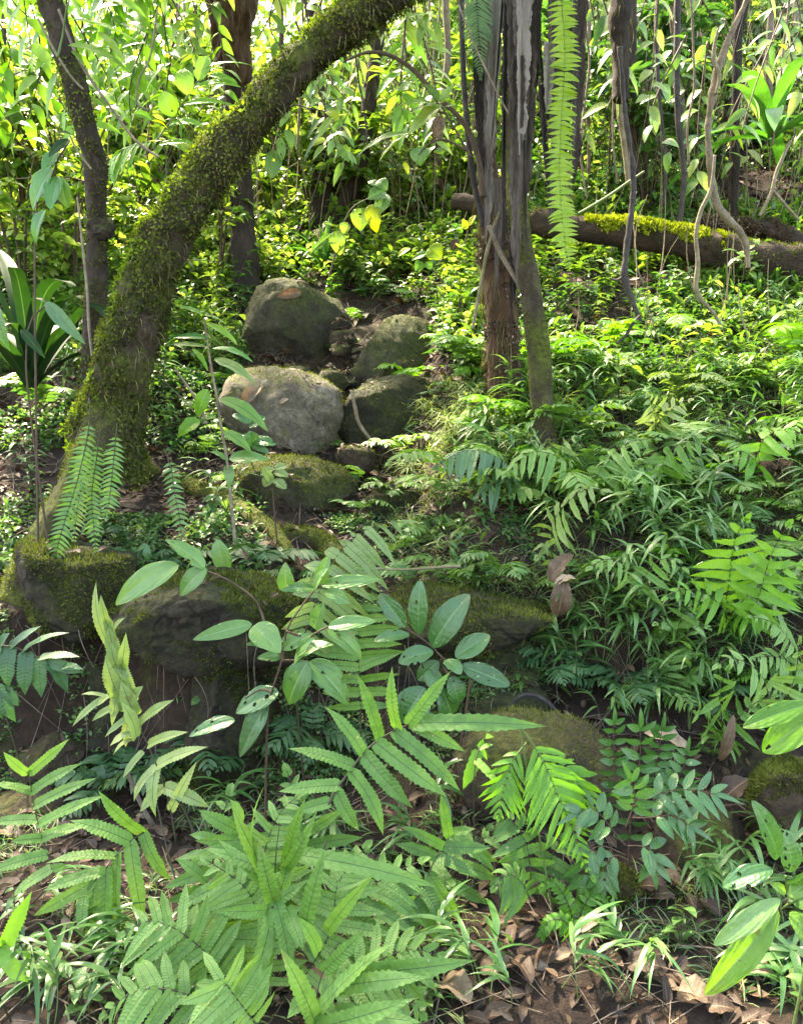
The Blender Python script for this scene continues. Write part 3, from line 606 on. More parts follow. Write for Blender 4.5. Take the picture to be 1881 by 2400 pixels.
crown(T3, np.array(T3.location), (.3, 5.3, 6.3), (2.2, 1.6, .8), 1300, .16, 53)
crown(T4, np.array(T4.location), (-.6, 6.2, 6.6), (1.8, 1.3, .7), 1500, .16, 54)
# ------------------------------------------------------------------ vines and branches
def vine(label, pts, Y, w, mat='vine', name='vine', cat='vine', group=None, dY=0, n=None, rough=.15, sides=8):
    P = path(pts, Y, Y+dY, n or max(14, 7*len(pts))); b = P[np.argmin(P[:, 2])]
    g = Geo(); tube(g, P, np.asarray(w, float)/2*px(Y), sides, rough=rough, seed=len(pts)+Y, freq=9)
    return tag(g.build(name, M[mat], None, b), label, cat, group)
vine('pale twisting liana from the top edge down across the right end of the mossy log', [(1592, -10), (1560, 60), (1528, 140), (1515, 200), (1506, 260), (1508, 330), (1520, 420), (1545, 465), (1570, 490), (1585, 520), (1592, 570)], 5.6, [9, 12, 15, 18, 13, 13, 15, 17, 13, 9], 'vine', n=140, rough=.4, sides=14)
vine('thin branch hugging the twisting liana on its left', [(1527, 60), (1520, 95), (1518, 130), (1530, 160), (1522, 200)], 5.55, [4, 9, 8, 7], 'vinepale')
vine('dark kinked vine hanging in front of the mossy log and forking at its foot', [(1318, 100), (1330, 250), (1342, 330), (1347, 400), (1340, 470), (1332, 540), (1328, 590), (1345, 640), (1362, 688)], 5.4, [11, 11, 10, 11, 12, 14, 13, 10], 'vinedark', n=130, rough=.4, sides=12)
vine('dark forked twig at the foot of the kinked vine', [(1362, 672), (1345, 690), (1330, 715), (1308, 735), (1300, 760)], 5.3, [9, 7, 5, 3], 'vinedark')
vine('short dark side twig of the kinked vine, left', [(1330, 585), (1312, 596), (1296, 592)], 5.4, [9, 6, 4], 'vinedark')
vine('pale thin vine hanging in front of the right half of the log', [(1520, 330), (1512, 400), (1490, 450), (1480, 500), (1484, 560), (1482, 620), (1520, 670), (1535, 700)], 5.5, [6, 8, 9, 10, 9, 7], 'vinepale', n=60)
vine('thin forked twig behind the right end of the log', [(1680, 300), (1650, 370), (1640, 410), (1615, 460)], 6.8, [7, 8, 6], 'vinepale')
vine('thin twig branching right from the forked one', [(1640, 400), (1665, 430), (1700, 470)], 6.8, [7, 6, 5], 'vinepale')
vine('pale thin root vine hanging down past the knot of the slender tree', [(165, 420), (178, 540), (186, 620), (192, 720), (205, 790), (228, 840), (246, 885)], 3.9, [4, 5, 6, 6, 6, 5], 'vinepale', dY=-.25, n=50)
vine('thin pale vine crossing the top of the slender tree', [(82, 40), (112, 100), (150, 160), (178, 190)], 3.75, [5, 5, 4], 'vinepale')
vine('thin pale vine looped against the middle of the slender tree', [(150, 290), (165, 320), (195, 360)], 3.85, [4, 4, 4], 'vinepale')
vine('thin dark vine hanging from the top towards the glowing leaves', [(125, 20), (170, 130), (230, 220), (290, 300), (340, 335)], 3.7, [5, 6, 5, 5], 'vine')
vine('curled pale stem hanging in the bright leaves left of the mossy trunk', [(335, 20), (320, 120), (296, 170), (292, 220), (320, 235)], 5.0, [4, 4, 4, 4], 'vinepale')
vine('arched dark branch with big drooping leaves, top centre', [(1028, 420), (1015, 330), (985, 260), (930, 205), (880, 150), (830, 118), (780, 112), (730, 132)], 4.6, [13, 12, 10, 10, 9, 8, 5], 'stemb', 'branch', 'branch', n=60)
vine('thin dark upright stem left of the shaggy trunk', [(1030, 480), (1006, 380), (992, 250), (984, 120), (980, -60)], 4.7, [13, 12, 11, 11], 'vinedark', 'stem', 'stem')
vine('long straight pale twig slanting across the shaggy trunk', [(975, 10), (1020, 120), (1075, 230), (1117, 296)], 4.3, [4, 4, 4], 'vinepale', 'twig', 'twig')
vine('thin stem with yellowing leaves leaning left of the shaggy trunk', [(1005, 700), (1020, 620), (1035, 540), (1060, 450)], 4.6, [6, 7, 6], 'vinepale', 'twig', 'twig')
vine('brown leaning stick crossing the foot of the shaggy trunk', [(1040, 480), (1065, 540), (1100, 600), (1130, 660)], 4.45, [10, 10, 8], 'vine', 'stick', 'stick')
vine('grey twig lying against the mossy slab in the gully', [(748, 830), (756, 870), (766, 905), (800, 950)], 4.95, [7, 8, 7], 'vine', 'stick', 'stick')
vine('pale bare twig lying level above the mossy shelf in the centre', [(800, 1210), (860, 1212), (920, 1208), (980, 1205)], 3.3, [5, 6, 5], 'vinepale', 'twig', 'twig')
vine('thick pale brown stick lying in the leaf litter at the bottom', [(1140, 2050), (1190, 2090), (1260, 2130), (1330, 2160), (1420, 2190)], 2.0, [26, 24, 22, 22], 'vine', 'stick', 'stick', n=40, rough=.3, sides=12)
vine('brown root stick poking out between the left buttress and the ledge', [(140, 1190), (180, 1225), (205, 1262)], 3.25, [14, 18, 15], 'vine', 'stick', 'stick')
vine('dark stick leaning in the shaded wall behind the tall pale frond', [(270, 1640), (305, 1720), (350, 1790), (400, 1850)], 2.8, [9, 11, 12], 'vine', 'stick', 'stick')
vine('dark leaning stick at the right side of the dark rock shelf', [(1180, 1300), (1130, 1370), (1075, 1420)], 3.3, [12, 12, 8], 'vinedark', 'stick', 'stick')
vine('curved dark twig lying over the low grey slab', [(1080, 1510), (1110, 1480), (1150, 1485), (1190, 1520)], 2.95, [8, 9, 8], 'vinedark', 'twig', 'twig')
vine('dark bent root across the soil of the right bank', [(1545, 965), (1570, 1000), (1590, 1025), (1605, 1040)], 4.2, [10, 13, 9], 'vine', 'stick', 'stick')
vine('green slanting twig between the hanging fern and the kinked vine', [(1230, 455), (1290, 420), (1340, 385), (1370, 365)], 6.0, [6, 6, 5], 'stemg', 'twig', 'twig')
rr = random.Random(12)
for i in range(46):   # hanging lianas in the background
    u = rr.choice([rr.uniform(280, 480), rr.uniform(1230, 1700), rr.uniform(1230, 1700), rr.uniform(600, 1000)]); Y = rr.uniform(6.5, 11)
    v1 = rr.uniform(280, 520) if u > 1200 else rr.uniform(180, 420); q = u; pts = []
    for k in range(6):
        pts.append((q, -60+(v1+60)*k/5)); q += rr.uniform(-14, 14)
    w = rr.choice([4, 5, 6, 9, 14])
    vine('thin hanging liana in the tangle of stems at the top right' if u > 1200 else 'thin hanging liana among the bright leaves of the upper slope', pts, Y, [w, w*.9, w*.8], rr.choice(['vine', 'vinepale', 'vinedark', 'vine']), group='hanging lianas at the top right' if u > 1200 else 'hanging lianas in the upper slope', rough=.2, sides=6)
# ------------------------------------------------------------------ the plants one can pick out
hr = np.random.default_rng(5)
def frond_px(root, base, crop, k, rachis, Ys, pinnae, mat, tpl='pinna', arch=.07, dy=.06, stalkw=(5, 2), N=(0, -.75, .65), name='frond', stalk=True, tint=.5, tmat='rachis', label=None, wk=1.):
    """one frond of a fern: rachis and pinnae given where the photo shows them, at distances Ys"""
    k2 = k*px(np.mean(Ys)); g = Geo()
    R3 = resample([at(*crop(*p), y) for p, y in zip(rachis, np.interp(np.linspace(0, 1, len(rachis)), np.linspace(0, 1, len(Ys)), Ys))], 24)
    ru, rv = proj(R3)
    B, T, W, A, Ti, NN = [], [], [], [], [], []
    for (b, t, w) in pinnae:
        bu, bv = crop(*b); j = int(np.argmin((ru-bu)**2+(rv-bv)**2)); Yb = R3[j, 1]-.004
        d = math.hypot(ru[j]-bu, rv[j]-bv)
        bb = R3[j] if d < 14 else at(bu, bv, Yb)
        B.append(bb); T.append(at(*crop(*t), Yb+hr.uniform(-dy, dy*.4))); W.append(w*wk*k*px(Yb)); A.append(arch*hr.uniform(.6, 1.5)); Ti.append(tint+hr.uniform(-.22, .22))
        NN.append(np.array(N)+hr.normal(scale=.22, size=3))
    leaves(g, tpl, B, T, NN, np.array(W), arch=np.array(A), tint=np.clip(Ti, 0, 1), twist=hr.normal(scale=.22, size=len(B)))
    o = g.build(name, M[mat], root, base)
    if label: o['label'] = label
    if stalk:
        g = Geo(); tube(g, R3, np.array(stalkw)/2*px(np.mean(Ys)), 6); g.build('stalk', M[tmat], o, base)
    return o
def fern_at(u, v, Y, name, label, cat='fern', group=None):
    p = at(u, v, Y); b = ground(p[0], p[1]); return thing(name, b, label, cat, group), b
def frond3(root, base, R3, n, L, w, mat, tpl='pinnam', N=(0, 0, 1), a0=1.25, a1=.75, prof=None, t0=.15, droop=.1, lift=.05, stalkr=.0025, tint=.5, name='frond', sub=True, tmat='rachis', arch=.05, term=True, jit=.06, r=hr):
    """one frond from its rachis in 3-D: n pairs of pinnae, L long in the middle"""
    prof = prof or (lambda t: np.clip(.55+1.5*t, 0, 1)*np.clip((1-t)*2.0, .12, 1))
    R3 = resample(R3, 30); T = nrm(np.gradient(R3, axis=0)); Nn = np.asarray(N, float)
    S = nrm(np.cross(T, Nn)); N2 = np.cross(S, T); B, E, NN, W, Ti = [], [], [], [], []
    for i in range(n):
        t = t0+(1-t0)*(i+.5)/n; f = t*29; j = min(int(f), 28); f -= j
        p = R3[j]*(1-f)+R3[j+1]*f; tt = (t-t0)/(1-t0); l = L*float(prof(tt)); a = a0+(a1-a0)*tt
        for sd in (-1, 1):
            aa = a+r.normal(0, jit); d = math.cos(aa)*T[j]+sd*math.sin(aa)*S[j]+lift*N2[j]
            ll = l*r.uniform(.9, 1.08); e = p+d*ll; e[2] -= droop*ll
            B.append(p); E.append(e); NN.append(N2[j]+r.normal(scale=.2, size=3)); W.append(w*(.35+.65*l/L)); Ti.append(tint+r.uniform(-.18, .18))
    if term: B.append(R3[-2]); E.append(R3[-1]+T[-1]*L*float(prof(.98))*1.2); NN.append(N2[-1]); W.append(w*.6); Ti.append(tint)
    k_ = len(B); g = Geo(); leaves(g, tpl, B, E, NN, np.array(W)*r.uniform(.85, 1.15, k_), arch=arch+r.normal(0, .04, k_), droop=r.uniform(0, .25, k_), twist=r.normal(0, .35, k_), tint=np.clip(Ti, 0, 1))
    if not sub: tube(g, R3, [stalkr, stalkr*.4], 4, mat=1, cap=False); return g.build(name, [M[mat], M[tmat]], root, base)
    o = g.build(name, M[mat], root, base)
    g = Geo(); tube(g, R3, [stalkr, stalkr*.4], 6); g.build('stalk', M[tmat], o, base)
    return o
def frond_line(root, base, pts, Ys, n, Lpx, wpx, mat, **kw):
    p = px(np.mean(Ys)); P = [at(u, v, y) for (u, v), y in zip(pts, np.interp(np.linspace(0, 1, len(pts)), np.linspace(0, 1, len(Ys)), Ys))]
    return frond3(root, base, P, n, Lpx*p, wpx*p, mat, **kw)
def stalk_to_ground(o_root, base, pts, Ys, w, mat='rachis', name='stalk'):
    P = resample([base]+[at(u, v, y) for (u, v), y in zip(pts, Ys)], 20); g = Geo(); tube(g, P, np.array(w)/2*px(np.mean(Ys)), 6)
    return g.build(name, M[mat], o_root, base)

# -- big fern, lower centre
F, fb = fern_at(560, 2050, 1.98, 'fern', 'big light green fern with wide scalloped leaflets filling the bottom centre')
frond_px(F, fb, cC, .4785, [(690, 1330), (740, 1230), (800, 1150), (850, 1080), (920, 1015), (1000, 970), (1070, 940)], [2.05, 2.12, 2.2],
  [((860, 1070), (680, 860), 66), ((930, 1015), (825, 715), 62), ((1010, 970), (985, 680), 56), ((1050, 955), (1245, 705), 62), ((1075, 940), (1680, 955), 78), ((1070, 945), (1310, 1065), 62),
   ((1000, 975), (1290, 1245), 78), ((920, 1025), (1235, 1270), 80), ((855, 1085), (1080, 1320), 78), ((805, 1150), (945, 1440), 82), ((815, 1140), (515, 1050), 68), ((760, 1215), (475, 1245), 64), ((745, 1230), (840, 1420), 72), ((710, 1290), (560, 1330), 60)], 'fern', stalkw=(7, 3))
frond_px(F, fb, cD5, .372, [(330, 1320), (345, 1100), (350, 900), (360, 720), (380, 560)], [1.84, 1.9, 1.95],
  [((350, 930), (95, 425), 105), ((360, 900), (305, 320), 112), ((420, 800), (530, 405), 92), ((345, 980), (10, 640), 92), ((480, 740), (1290, 930), 120), ((515, 1200), (645, 690), 128), ((650, 1180), (935, 830), 95),
   ((335, 1010), (130, 1690), 125), ((360, 980), (450, 1450), 110), ((310, 1000), (330, 1480), 118), ((400, 830), (600, 470), 86), ((330, 860), (-60, 700), 90), ((320, 1050), (0, 1060), 85), ((420, 1040), (520, 1300), 100), ((390, 930), (450, 620), 110), ((360, 1000), (250, 640), 120)], 'fern', tint=.62, dy=.16, arch=.12, wk=.86)
frond_px(F, fb, cD5, .372, [(600, 1800), (580, 1680), (600, 1500), (660, 1330), (720, 1240)], [1.66, 1.72, 1.78],
  [((560, 1690), (375, 1260), 118), ((575, 1680), (1040, 1235), 118), ((640, 1400), (870, 1160), 90), ((780, 1420), (1515, 1340), 120), ((620, 1720), (1170, 1555), 120), ((700, 1500), (1240, 1440), 110), ((560, 1500), (420, 1680), 100), ((700, 1640), (1200, 1700), 110), ((600, 1300), (480, 1090), 90)], 'fern', tint=.5, dy=.08)
frond_px(F, fb, cD4, .372, [(1210, 1200), (1190, 1000), (1170, 850), (1060, 560), (985, 380)], [1.95, 2.05, 2.15],
  [((1400, 830), (990, 1060), 84), ((1420, 900), (940, 1190), 88), ((1180, 1230), (845, 1500), 92), ((1390, 620), (1130, 480), 88), ((1450, 650), (1110, 660), 80), ((1250, 720), (1060, 810), 60), ((1180, 900), (1000, 760), 70), ((1430, 780), (1180, 920), 84), ((1380, 560), (1310, 420), 80), ((1200, 980), (1240, 1130), 70), ((1420, 720), (1180, 700), 70)], 'fern', tint=.68, stalk=False)
stalk_to_ground(F, fb, [(575, 2000), (580, 1930)], [1.9, 1.86], (8, 6))
stalk_to_ground(F, fb, [(650, 1900), (695, 1790)], [2.0, 2.08], (7, 5))
# more leaning fronds of the same clump, inner tangle
for (pts, Ys, n, L, w, ti) in (([(640, 2080), (730, 1960), (800, 1880), (900, 1830)], (1.95, 2.1), 10, 150, 28, .45), ([(560, 2090), (500, 1900), (470, 1780), (490, 1680)], (2.0, 2.2), 11, 156, 28, .55),
    ([(600, 2080), (640, 1900), (650, 1760), (610, 1640)], (2.05, 2.25), 12, 156, 27, .4), ([(520, 2120), (440, 2040), (390, 1990), (350, 2000)], (1.85, 1.95), 9, 132, 27, .5), ([(640, 2150), (760, 2100), (850, 2110), (900, 2160)], (1.75, 1.8), 9, 126, 28, .35), ([(520, 2150), (430, 2020), (330, 1960), (260, 1990)], (1.85, 1.9), 11, 144, 28, .6), ([(560, 2150), (560, 2020), (530, 1900), (440, 1830)], (1.9, 2.0), 12, 156, 30, .75), ([(620, 2120), (700, 1990), (720, 1880), (780, 1800)], (1.9, 2.05), 12, 150, 28, .6), ([(500, 2170), (380, 2110), (290, 2110), (220, 2160)], (1.72, 1.75), 10, 126, 27, .5), ([(560, 2200), (500, 2120), (470, 2090), (430, 2130)], (1.66, 1.66), 10, 144, 30, .7), ([(660, 2180), (780, 2060), (880, 2020), (960, 2050)], (1.8, 1.85), 11, 126, 27, .5), ([(600, 2080), (560, 1860), (590, 1740), (640, 1690)], (2.0, 2.1), 12, 144, 28, .8)):
    frond_line(F, fb, pts, Ys, n, L, w, 'fern', tpl='pinna', N=(0, -.6, .8), droop=.25, tint=ti)
# -- tall pale frond
F, fb = fern_at(400, 1960, 2.15, 'fern', 'tall pale yellowish fern frond standing upright on a dark stalk at the left')
frond_px(F, fb, cA, .372, [(1010, 1900), (965, 1650), (900, 1460), (850, 1340), (790, 1210), (735, 1040), (690, 900), (645, 770), (610, 620), (575, 480)], [2.25, 2.35, 2.4],
  [((800, 1225), (1000, 1072), 68), ((850, 1335), (1082, 1258), 64), ((890, 1450), (1198, 1342), 78), ((960, 1600), (1205, 1692), 86), ((745, 1110), (822, 993), 72), ((655, 690), (720, 602), 34), ((620, 1050), (412, 1232), 42), ((600, 1050), (460, 1045), 26), ((600, 1060), (560, 1110), 30),
   ((700, 1100), (525, 1200), 46), ((750, 1180), (598, 1292), 46), ((760, 1250), (628, 1340), 60), ((780, 1290), (648, 1397), 44), ((820, 1370), (702, 1528), 48), ((870, 1470), (768, 1662), 52), ((870, 1440), (895, 1750), 92), ((640, 780), (552, 388), 66), ((700, 1080), (605, 820), 104),
   ((680, 920), (722, 685), 66), ((720, 1130), (640, 900), 70), ((780, 1290), (690, 1080), 84), ((690, 930), (640, 1230), 64), ((740, 1090), (720, 1350), 60), ((930, 1560), (800, 1720), 60), ((1000, 1690), (1130, 1420), 60), ((690, 900), (600, 900), 60), ((628, 650), (578, 470), 58), ((642, 760), (600, 560), 70), ((660, 840), (622, 650), 84), ((676, 940), (640, 740), 92), ((700, 1020), (655, 830), 96), ((716, 1100), (664, 900), 96), ((744, 1180), (690, 960), 90), ((660, 850), (650, 1040), 80), ((690, 960), (668, 1160), 80), ((720, 1000), (780, 1240), 70)], 'fernpale', stalkw=(4, 2), dy=.05, arch=.1)
g = Geo(); tube(g, resample([at(*cD4(*p), y) for p, y in (((1030, 960), 2.2), ((975, 780), 2.25), ((930, 590), 2.3), ((895, 430), 2.34))], 16), np.array((5, 4, 3))/2*px(2.3), 6); g.build('stalk', M['rachis'], F, fb)
stalk_to_ground(F, fb, [(436, 1860), (400, 1740), (375, 1700)], [2.2, 2.25, 2.25], (7, 4))
# -- left ferns
F, fb = fern_at(150, 1980, 2.3, 'fern', 'mid green fern frond with its leaflets drooping like a hand, lower left')
frond_px(F, fb, cD4, .372, [(850, 590), (830, 605), (745, 665), (660, 750), (595, 830), (520, 915), (440, 1010)], [2.3, 2.2, 2.2],
  [((835, 620), (560, 368), 88), ((745, 660), (395, 542), 96), ((660, 745), (258, 792), 84), ((600, 830), (243, 948), 80), ((540, 900), (188, 1092), 78), ((830, 610), (982, 892), 90), ((750, 660), (825, 1142), 92), ((690, 740), (690, 1228), 88), ((620, 820), (604, 1288), 88), ((555, 900), (540, 1310), 78), ((480, 960), (470, 1200), 80)], 'fern', tint=.45, stalkw=(4, 2))
stalk_to_ground(F, fb, [(170, 1920), (205, 1870)], [2.25, 2.22], (5, 4))
F, fb = fern_at(60, 1960, 2.35, 'fern', 'upright fern frond at the left edge above a reddish stone')
frond_px(F, fb, cD4, .372, [(310, 860), (280, 760), (240, 650), (212, 530), (182, 380), (165, 275)], [2.35, 2.45, 2.5],
  [((160, 275), (18, 148), 62), ((170, 280), (402, 72), 58), ((175, 370), (-70, 338), 66), ((180, 370), (478, 213), 64), ((200, 460), (562, 298), 64), ((220, 560), (612, 398), 68), ((245, 650), (505, 575), 78), ((200, 545), (-60, 560), 64), ((240, 640), (60, 665), 62), ((268, 740), (-60, 840), 78), ((300, 830), (58, 992), 74), ((300, 830), (400, 800), 50)], 'fern', tint=.55, stalkw=(3, 2))
stalk_to_ground(F, fb, [(110, 1880)], [2.36], (4, 3))
F, fb = fern_at(20, 2080, 1.9, 'fern', 'two sunlit yellow-green fern leaflets poking in at the lower left edge')
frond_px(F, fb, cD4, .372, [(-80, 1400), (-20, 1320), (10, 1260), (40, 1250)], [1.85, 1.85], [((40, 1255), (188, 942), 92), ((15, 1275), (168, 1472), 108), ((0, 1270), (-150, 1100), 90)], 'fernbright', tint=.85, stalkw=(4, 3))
stalk_to_ground(F, fb, [(-30, 2064)], [1.85], (5, 4))
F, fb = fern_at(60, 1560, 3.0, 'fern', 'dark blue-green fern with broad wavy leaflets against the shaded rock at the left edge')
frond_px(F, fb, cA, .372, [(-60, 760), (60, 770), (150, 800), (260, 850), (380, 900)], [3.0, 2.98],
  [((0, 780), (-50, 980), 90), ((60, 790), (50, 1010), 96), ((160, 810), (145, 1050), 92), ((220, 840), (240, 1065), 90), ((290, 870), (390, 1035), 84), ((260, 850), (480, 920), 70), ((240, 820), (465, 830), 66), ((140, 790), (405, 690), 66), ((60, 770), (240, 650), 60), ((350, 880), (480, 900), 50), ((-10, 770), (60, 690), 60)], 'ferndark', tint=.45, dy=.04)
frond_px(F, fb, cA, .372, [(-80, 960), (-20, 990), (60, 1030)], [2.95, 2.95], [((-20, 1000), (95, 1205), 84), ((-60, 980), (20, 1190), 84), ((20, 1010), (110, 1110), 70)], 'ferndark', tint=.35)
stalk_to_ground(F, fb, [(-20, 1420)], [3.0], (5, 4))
F, fb = fern_at(470, 1590, 3.1, 'fern', 'small fern sprig with short leaflets on the rock face below the ledge')
frond_px(F, fb, cC, .4785, [(110, 850), (160, 780), (210, 740), (250, 730), (330, 740)], [3.05, 3.1],
  [((250, 735), (235, 645), 28), ((220, 740), (165, 680), 30), ((270, 730), (325, 675), 30), ((280, 735), (330, 740), 22), ((200, 745), (130, 720), 30), ((240, 740), (300, 790), 36), ((215, 750), (235, 830), 36), ((190, 760), (210, 840), 34), ((160, 785), (180, 850), 32), ((130, 820), (90, 860), 34), ((290, 735), (320, 790), 32)], 'fern', 'pinnam', tint=.35, stalkw=(3, 2), dy=.03)
# -- pale arching frond in the centre
F, fb = fern_at(650, 1560, 2.75, 'fern', 'pale arching fern frond over the moss-covered root in the centre')
frond_line(F, fb, [(625, 1420), (655, 1330), (700, 1210), (760, 1140), (820, 1112), (870, 1112)], (2.75, 2.9), 13, 105, 26, 'fernpale', tpl='pinna', N=(.35, -.35, .85), a0=1.25, a1=.7, droop=.75, lift=.1, tint=.3, prof=lambda t: np.clip(.6+1.2*t, 0, 1)*np.clip((1-t)*2.4, .25, 1))
stalk_to_ground(F, fb, [(625, 1420)], [2.75], (5, 4))
F, fb = fern_at(770, 1620, 2.75, 'fern', 'flat green fern frond with narrow toothed leaflets behind the broad-leaved sapling')
frond_line(F, fb, [(768, 1560), (766, 1460), (762, 1380), (768, 1300), (790, 1235)], (2.75, 2.85), 11, 112, 24, 'fern', tpl='pinna', N=(0, -.9, .4), a0=1.5, a1=1.1, droop=.05, tint=.5)
stalk_to_ground(F, fb, [(768, 1560)], [2.75], (5, 4))
# -- fern at lower right of the clump
F, fb = fern_at(920, 2030, 2.2, 'fern', 'mid green fern with arching leaflets just right of the big bottom clump')
frond_px(F, fb, cD5, .372, [(1150, 1000), (1200, 920), (1260, 780), (1320, 690), (1360, 610)], [2.12, 2.2],
  [((1310, 690), (1070, 570), 62), ((1280, 760), (1030, 675), 72), ((1320, 690), (1590, 700), 76), ((1280, 770), (1525, 870), 76), ((1235, 850), (1415, 1110), 88), ((1350, 630), (1300, 380), 64), ((1360, 615), (1500, 590), 50), ((1200, 920), (1345, 1180), 88), ((1160, 1010), (1290, 1250), 80), ((1180, 930), (910, 910), 74), ((1140, 990), (870, 1020), 74), ((1120, 1050), (880, 1150), 80), ((1100, 1040), (1160, 1270), 80), ((1380, 620), (1620, 850), 70)], 'fern', tint=.4)
frond_line(F, fb, [(900, 2020), (940, 1900), (1010, 1800), (1080, 1760)], (2.25, 2.35), 7, 95, 30, 'fern', tpl='pinna', N=(0, -.6, .8), droop=.3, tint=.3)
frond_line(F, fb, [(900, 2030), (880, 1960), (900, 1900), (960, 1880)], (2.15, 2.2), 6, 85, 28, 'fern', tpl='pinna', N=(0, -.6, .8), droop=.3, tint=.3)
stalk_to_ground(F, fb, [(880, 1930)], [2.12], (5, 4))
F, fb = fern_at(1010, 1750, 2.3, 'fern', 'single yellow-green fern frond with a long pointed end leaflet beside the brown boulder')
frond_px(F, fb, cD5, .372, [(1490, 300), (1500, 200), (1520, 130), (1560, 60), (1590, 20)], [2.3, 2.4], [((1500, 140), (1425, 370), 72), ((1520, 130), (1600, 110), 34), ((1530, 120), (1565, 200), 30), ((1545, 80), (1500, 120), 30), ((1560, 60), (1605, 65), 30), ((1590, 20), (1560, -30), 26), ((1500, 200), (1640, 350), 50), ((1580, 40), (1610, -10), 24)], 'fernbright', 'pinnam', tint=.8, stalkw=(3, 2))
stalk_to_ground(F, fb, [(1008, 1655)], [2.3], (3, 3))
# -- bright lobed fern over the brown boulder
F, fb = fern_at(1180, 1830, 2.2, 'fern', 'vivid green feathery fern drooping in front of the brown boulder, lower right')
frond_line(F, fb, [(1105, 1545), (1150, 1610), (1185, 1690), (1215, 1760), (1245, 1840), (1262, 1870)], (2.25, 2.15), 17, 108, 17, 'fernbright', tpl='pinna', N=(.1, -.8, .5), a0=1.25, a1=.9, droop=.3, lift=.08, tint=.45, prof=lambda t: np.clip(.65+1.2*t, 0, 1)*np.clip((1-t)*1.25, .1, 1)**1.2, tmat='stemg')
frond_line(F, fb, [(1120, 1580), (1090, 1620), (1070, 1680), (1060, 1740)], (2.25, 2.2), 10, 62, 12, 'fernbright', tpl='pinnam', N=(-.1, -.8, .5), droop=.4, tint=.3, tmat='stemg')
frond_line(F, fb, [(1150, 1600), (1210, 1640), (1240, 1690), (1250, 1740)], (2.28, 2.25), 10, 70, 13, 'fernbright', tpl='pinnam', N=(.1, -.8, .5), droop=.4, tint=.35, tmat='stemg')
stalk_to_ground(F, fb, [(1105, 1545)], [2.25], (5, 4), 'stemg')
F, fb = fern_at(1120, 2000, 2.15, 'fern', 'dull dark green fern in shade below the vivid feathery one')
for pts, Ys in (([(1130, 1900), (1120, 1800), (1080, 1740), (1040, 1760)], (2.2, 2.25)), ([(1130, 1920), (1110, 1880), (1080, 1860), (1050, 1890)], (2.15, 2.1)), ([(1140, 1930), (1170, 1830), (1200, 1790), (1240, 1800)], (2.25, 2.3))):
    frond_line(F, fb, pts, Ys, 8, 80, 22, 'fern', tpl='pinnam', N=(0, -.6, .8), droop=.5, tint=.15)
F, fb = fern_at(1230, 1990, 2.15, 'maidenhair_fern', 'small dark olive fern with tiny rounded leaflets low in the litter')
for pts, Ys in (([(1220, 1990), (1210, 1930), (1180, 1880), (1150, 1890)], (2.15, 2.2)), ([(1225, 1990), (1240, 1930), (1270, 1900), (1310, 1930)], (2.15, 2.2)), ([(1220, 1990), (1200, 1960), (1170, 1960), (1150, 1990)], (2.1, 2.08)), ([(1230, 1995), (1270, 1970), (1300, 1975), (1320, 1990)], (2.12, 2.1)), ([(1225, 1990), (1225, 1950), (1240, 1910), (1230, 1880)], (2.2, 2.25))):
    frond_line(F, fb, pts, Ys, 14, 34, 13, 'fernbright', tpl='pinnas', N=(0, -.6, .8), droop=.2, tint=-.15, term=False, prof=lambda t: 1-.6*t)

# -- the ladder ferns hanging on the mossy tree
lad = dict(tpl='pinnat', a0=1.45, a1=1.2, lift=.12, term=False, arch=-.05)
for i, (pts, Y, n, L, w, ti, lab) in enumerate((
   ([(190, 848), (192, 890), (180, 960), (160, 1040), (138, 1110), (122, 1170), (118, 1225)], 3.25, 32, 30, 8, .4, 'longest of the hanging ladder ferns, hooked at its tip, on the mossy tree\'s left buttress'),
   ([(190, 920), (178, 985), (170, 1050), (162, 1110), (158, 1152)], 3.27, 22, 23, 7, 1., 'pale hanging ladder fern between two darker ones on the mossy tree'),
   ([(215, 912), (205, 980), (196, 1050), (200, 1120), (205, 1175)], 3.3, 24, 24, 7.5, .5, 'hanging ladder fern third from the left on the mossy tree'),
   ([(250, 900), (244, 960), (238, 1020), (232, 1070), (222, 1105)], 3.3, 19, 26, 7.5, .6, 'broad hanging ladder fern on the right flank of the mossy tree foot'),
   ([(350, 955), (365, 1000), (372, 1050), (382, 1100), (386, 1148)], 3.35, 15, 23, 8, .55, 'lone hanging ladder fern with wide-spaced leaflets right of the mossy tree'))):
    b = at(*pts[0], Y); t = thing('hanging_fern', b, lab, 'fern', 'ladder ferns hanging on the mossy tree')
    frond_line(t, b, pts, (Y, Y-.06), n, L, w, 'fernmid', N=(.05, -1, .12), prof=lambda q: np.clip(.5+3*q, 0, 1)*np.clip((1-q)*4, .3, 1), droop=.12, tint=ti, **lad)
b = at(1198, -160, 4.2); t = thing('hanging_fern', b, 'very long bright yellow-green ladder fern hanging straight down in front of the mossy log', 'fern')
frond_line(t, b, [(1186, -160), (1194, 0), (1201, 120), (1193, 260), (1190, 380), (1198, 490), (1210, 578)], (4.2, 4.15), 72, 31, 10.5, 'hang', N=(.05, -1, .1), prof=lambda q: np.clip((1-q)*11, .15, 1)*(1+.05*np.sin(q*40)), droop=.02, tint=.45, t0=.02, tpl='pinnat', a0=1.5, a1=1.45, lift=.1, term=False, arch=.06, tmat='stemg', jit=.12)
b = at(1012, -120, 4.75); t = thing('hanging_fern', b, 'cool grey-green fine-leaved fern hanging at the top edge in front of the shaggy trunk', 'fern')
frond_line(t, b, [(1012, -120), (1014, 0), (1018, 80), (1022, 170)], (4.5, 4.45), 40, 34, 5, 'ferndark', N=(0, -1, .2), droop=.25, tint=.9, tpl='pinnas', a0=1.3, a1=1.1, term=False)

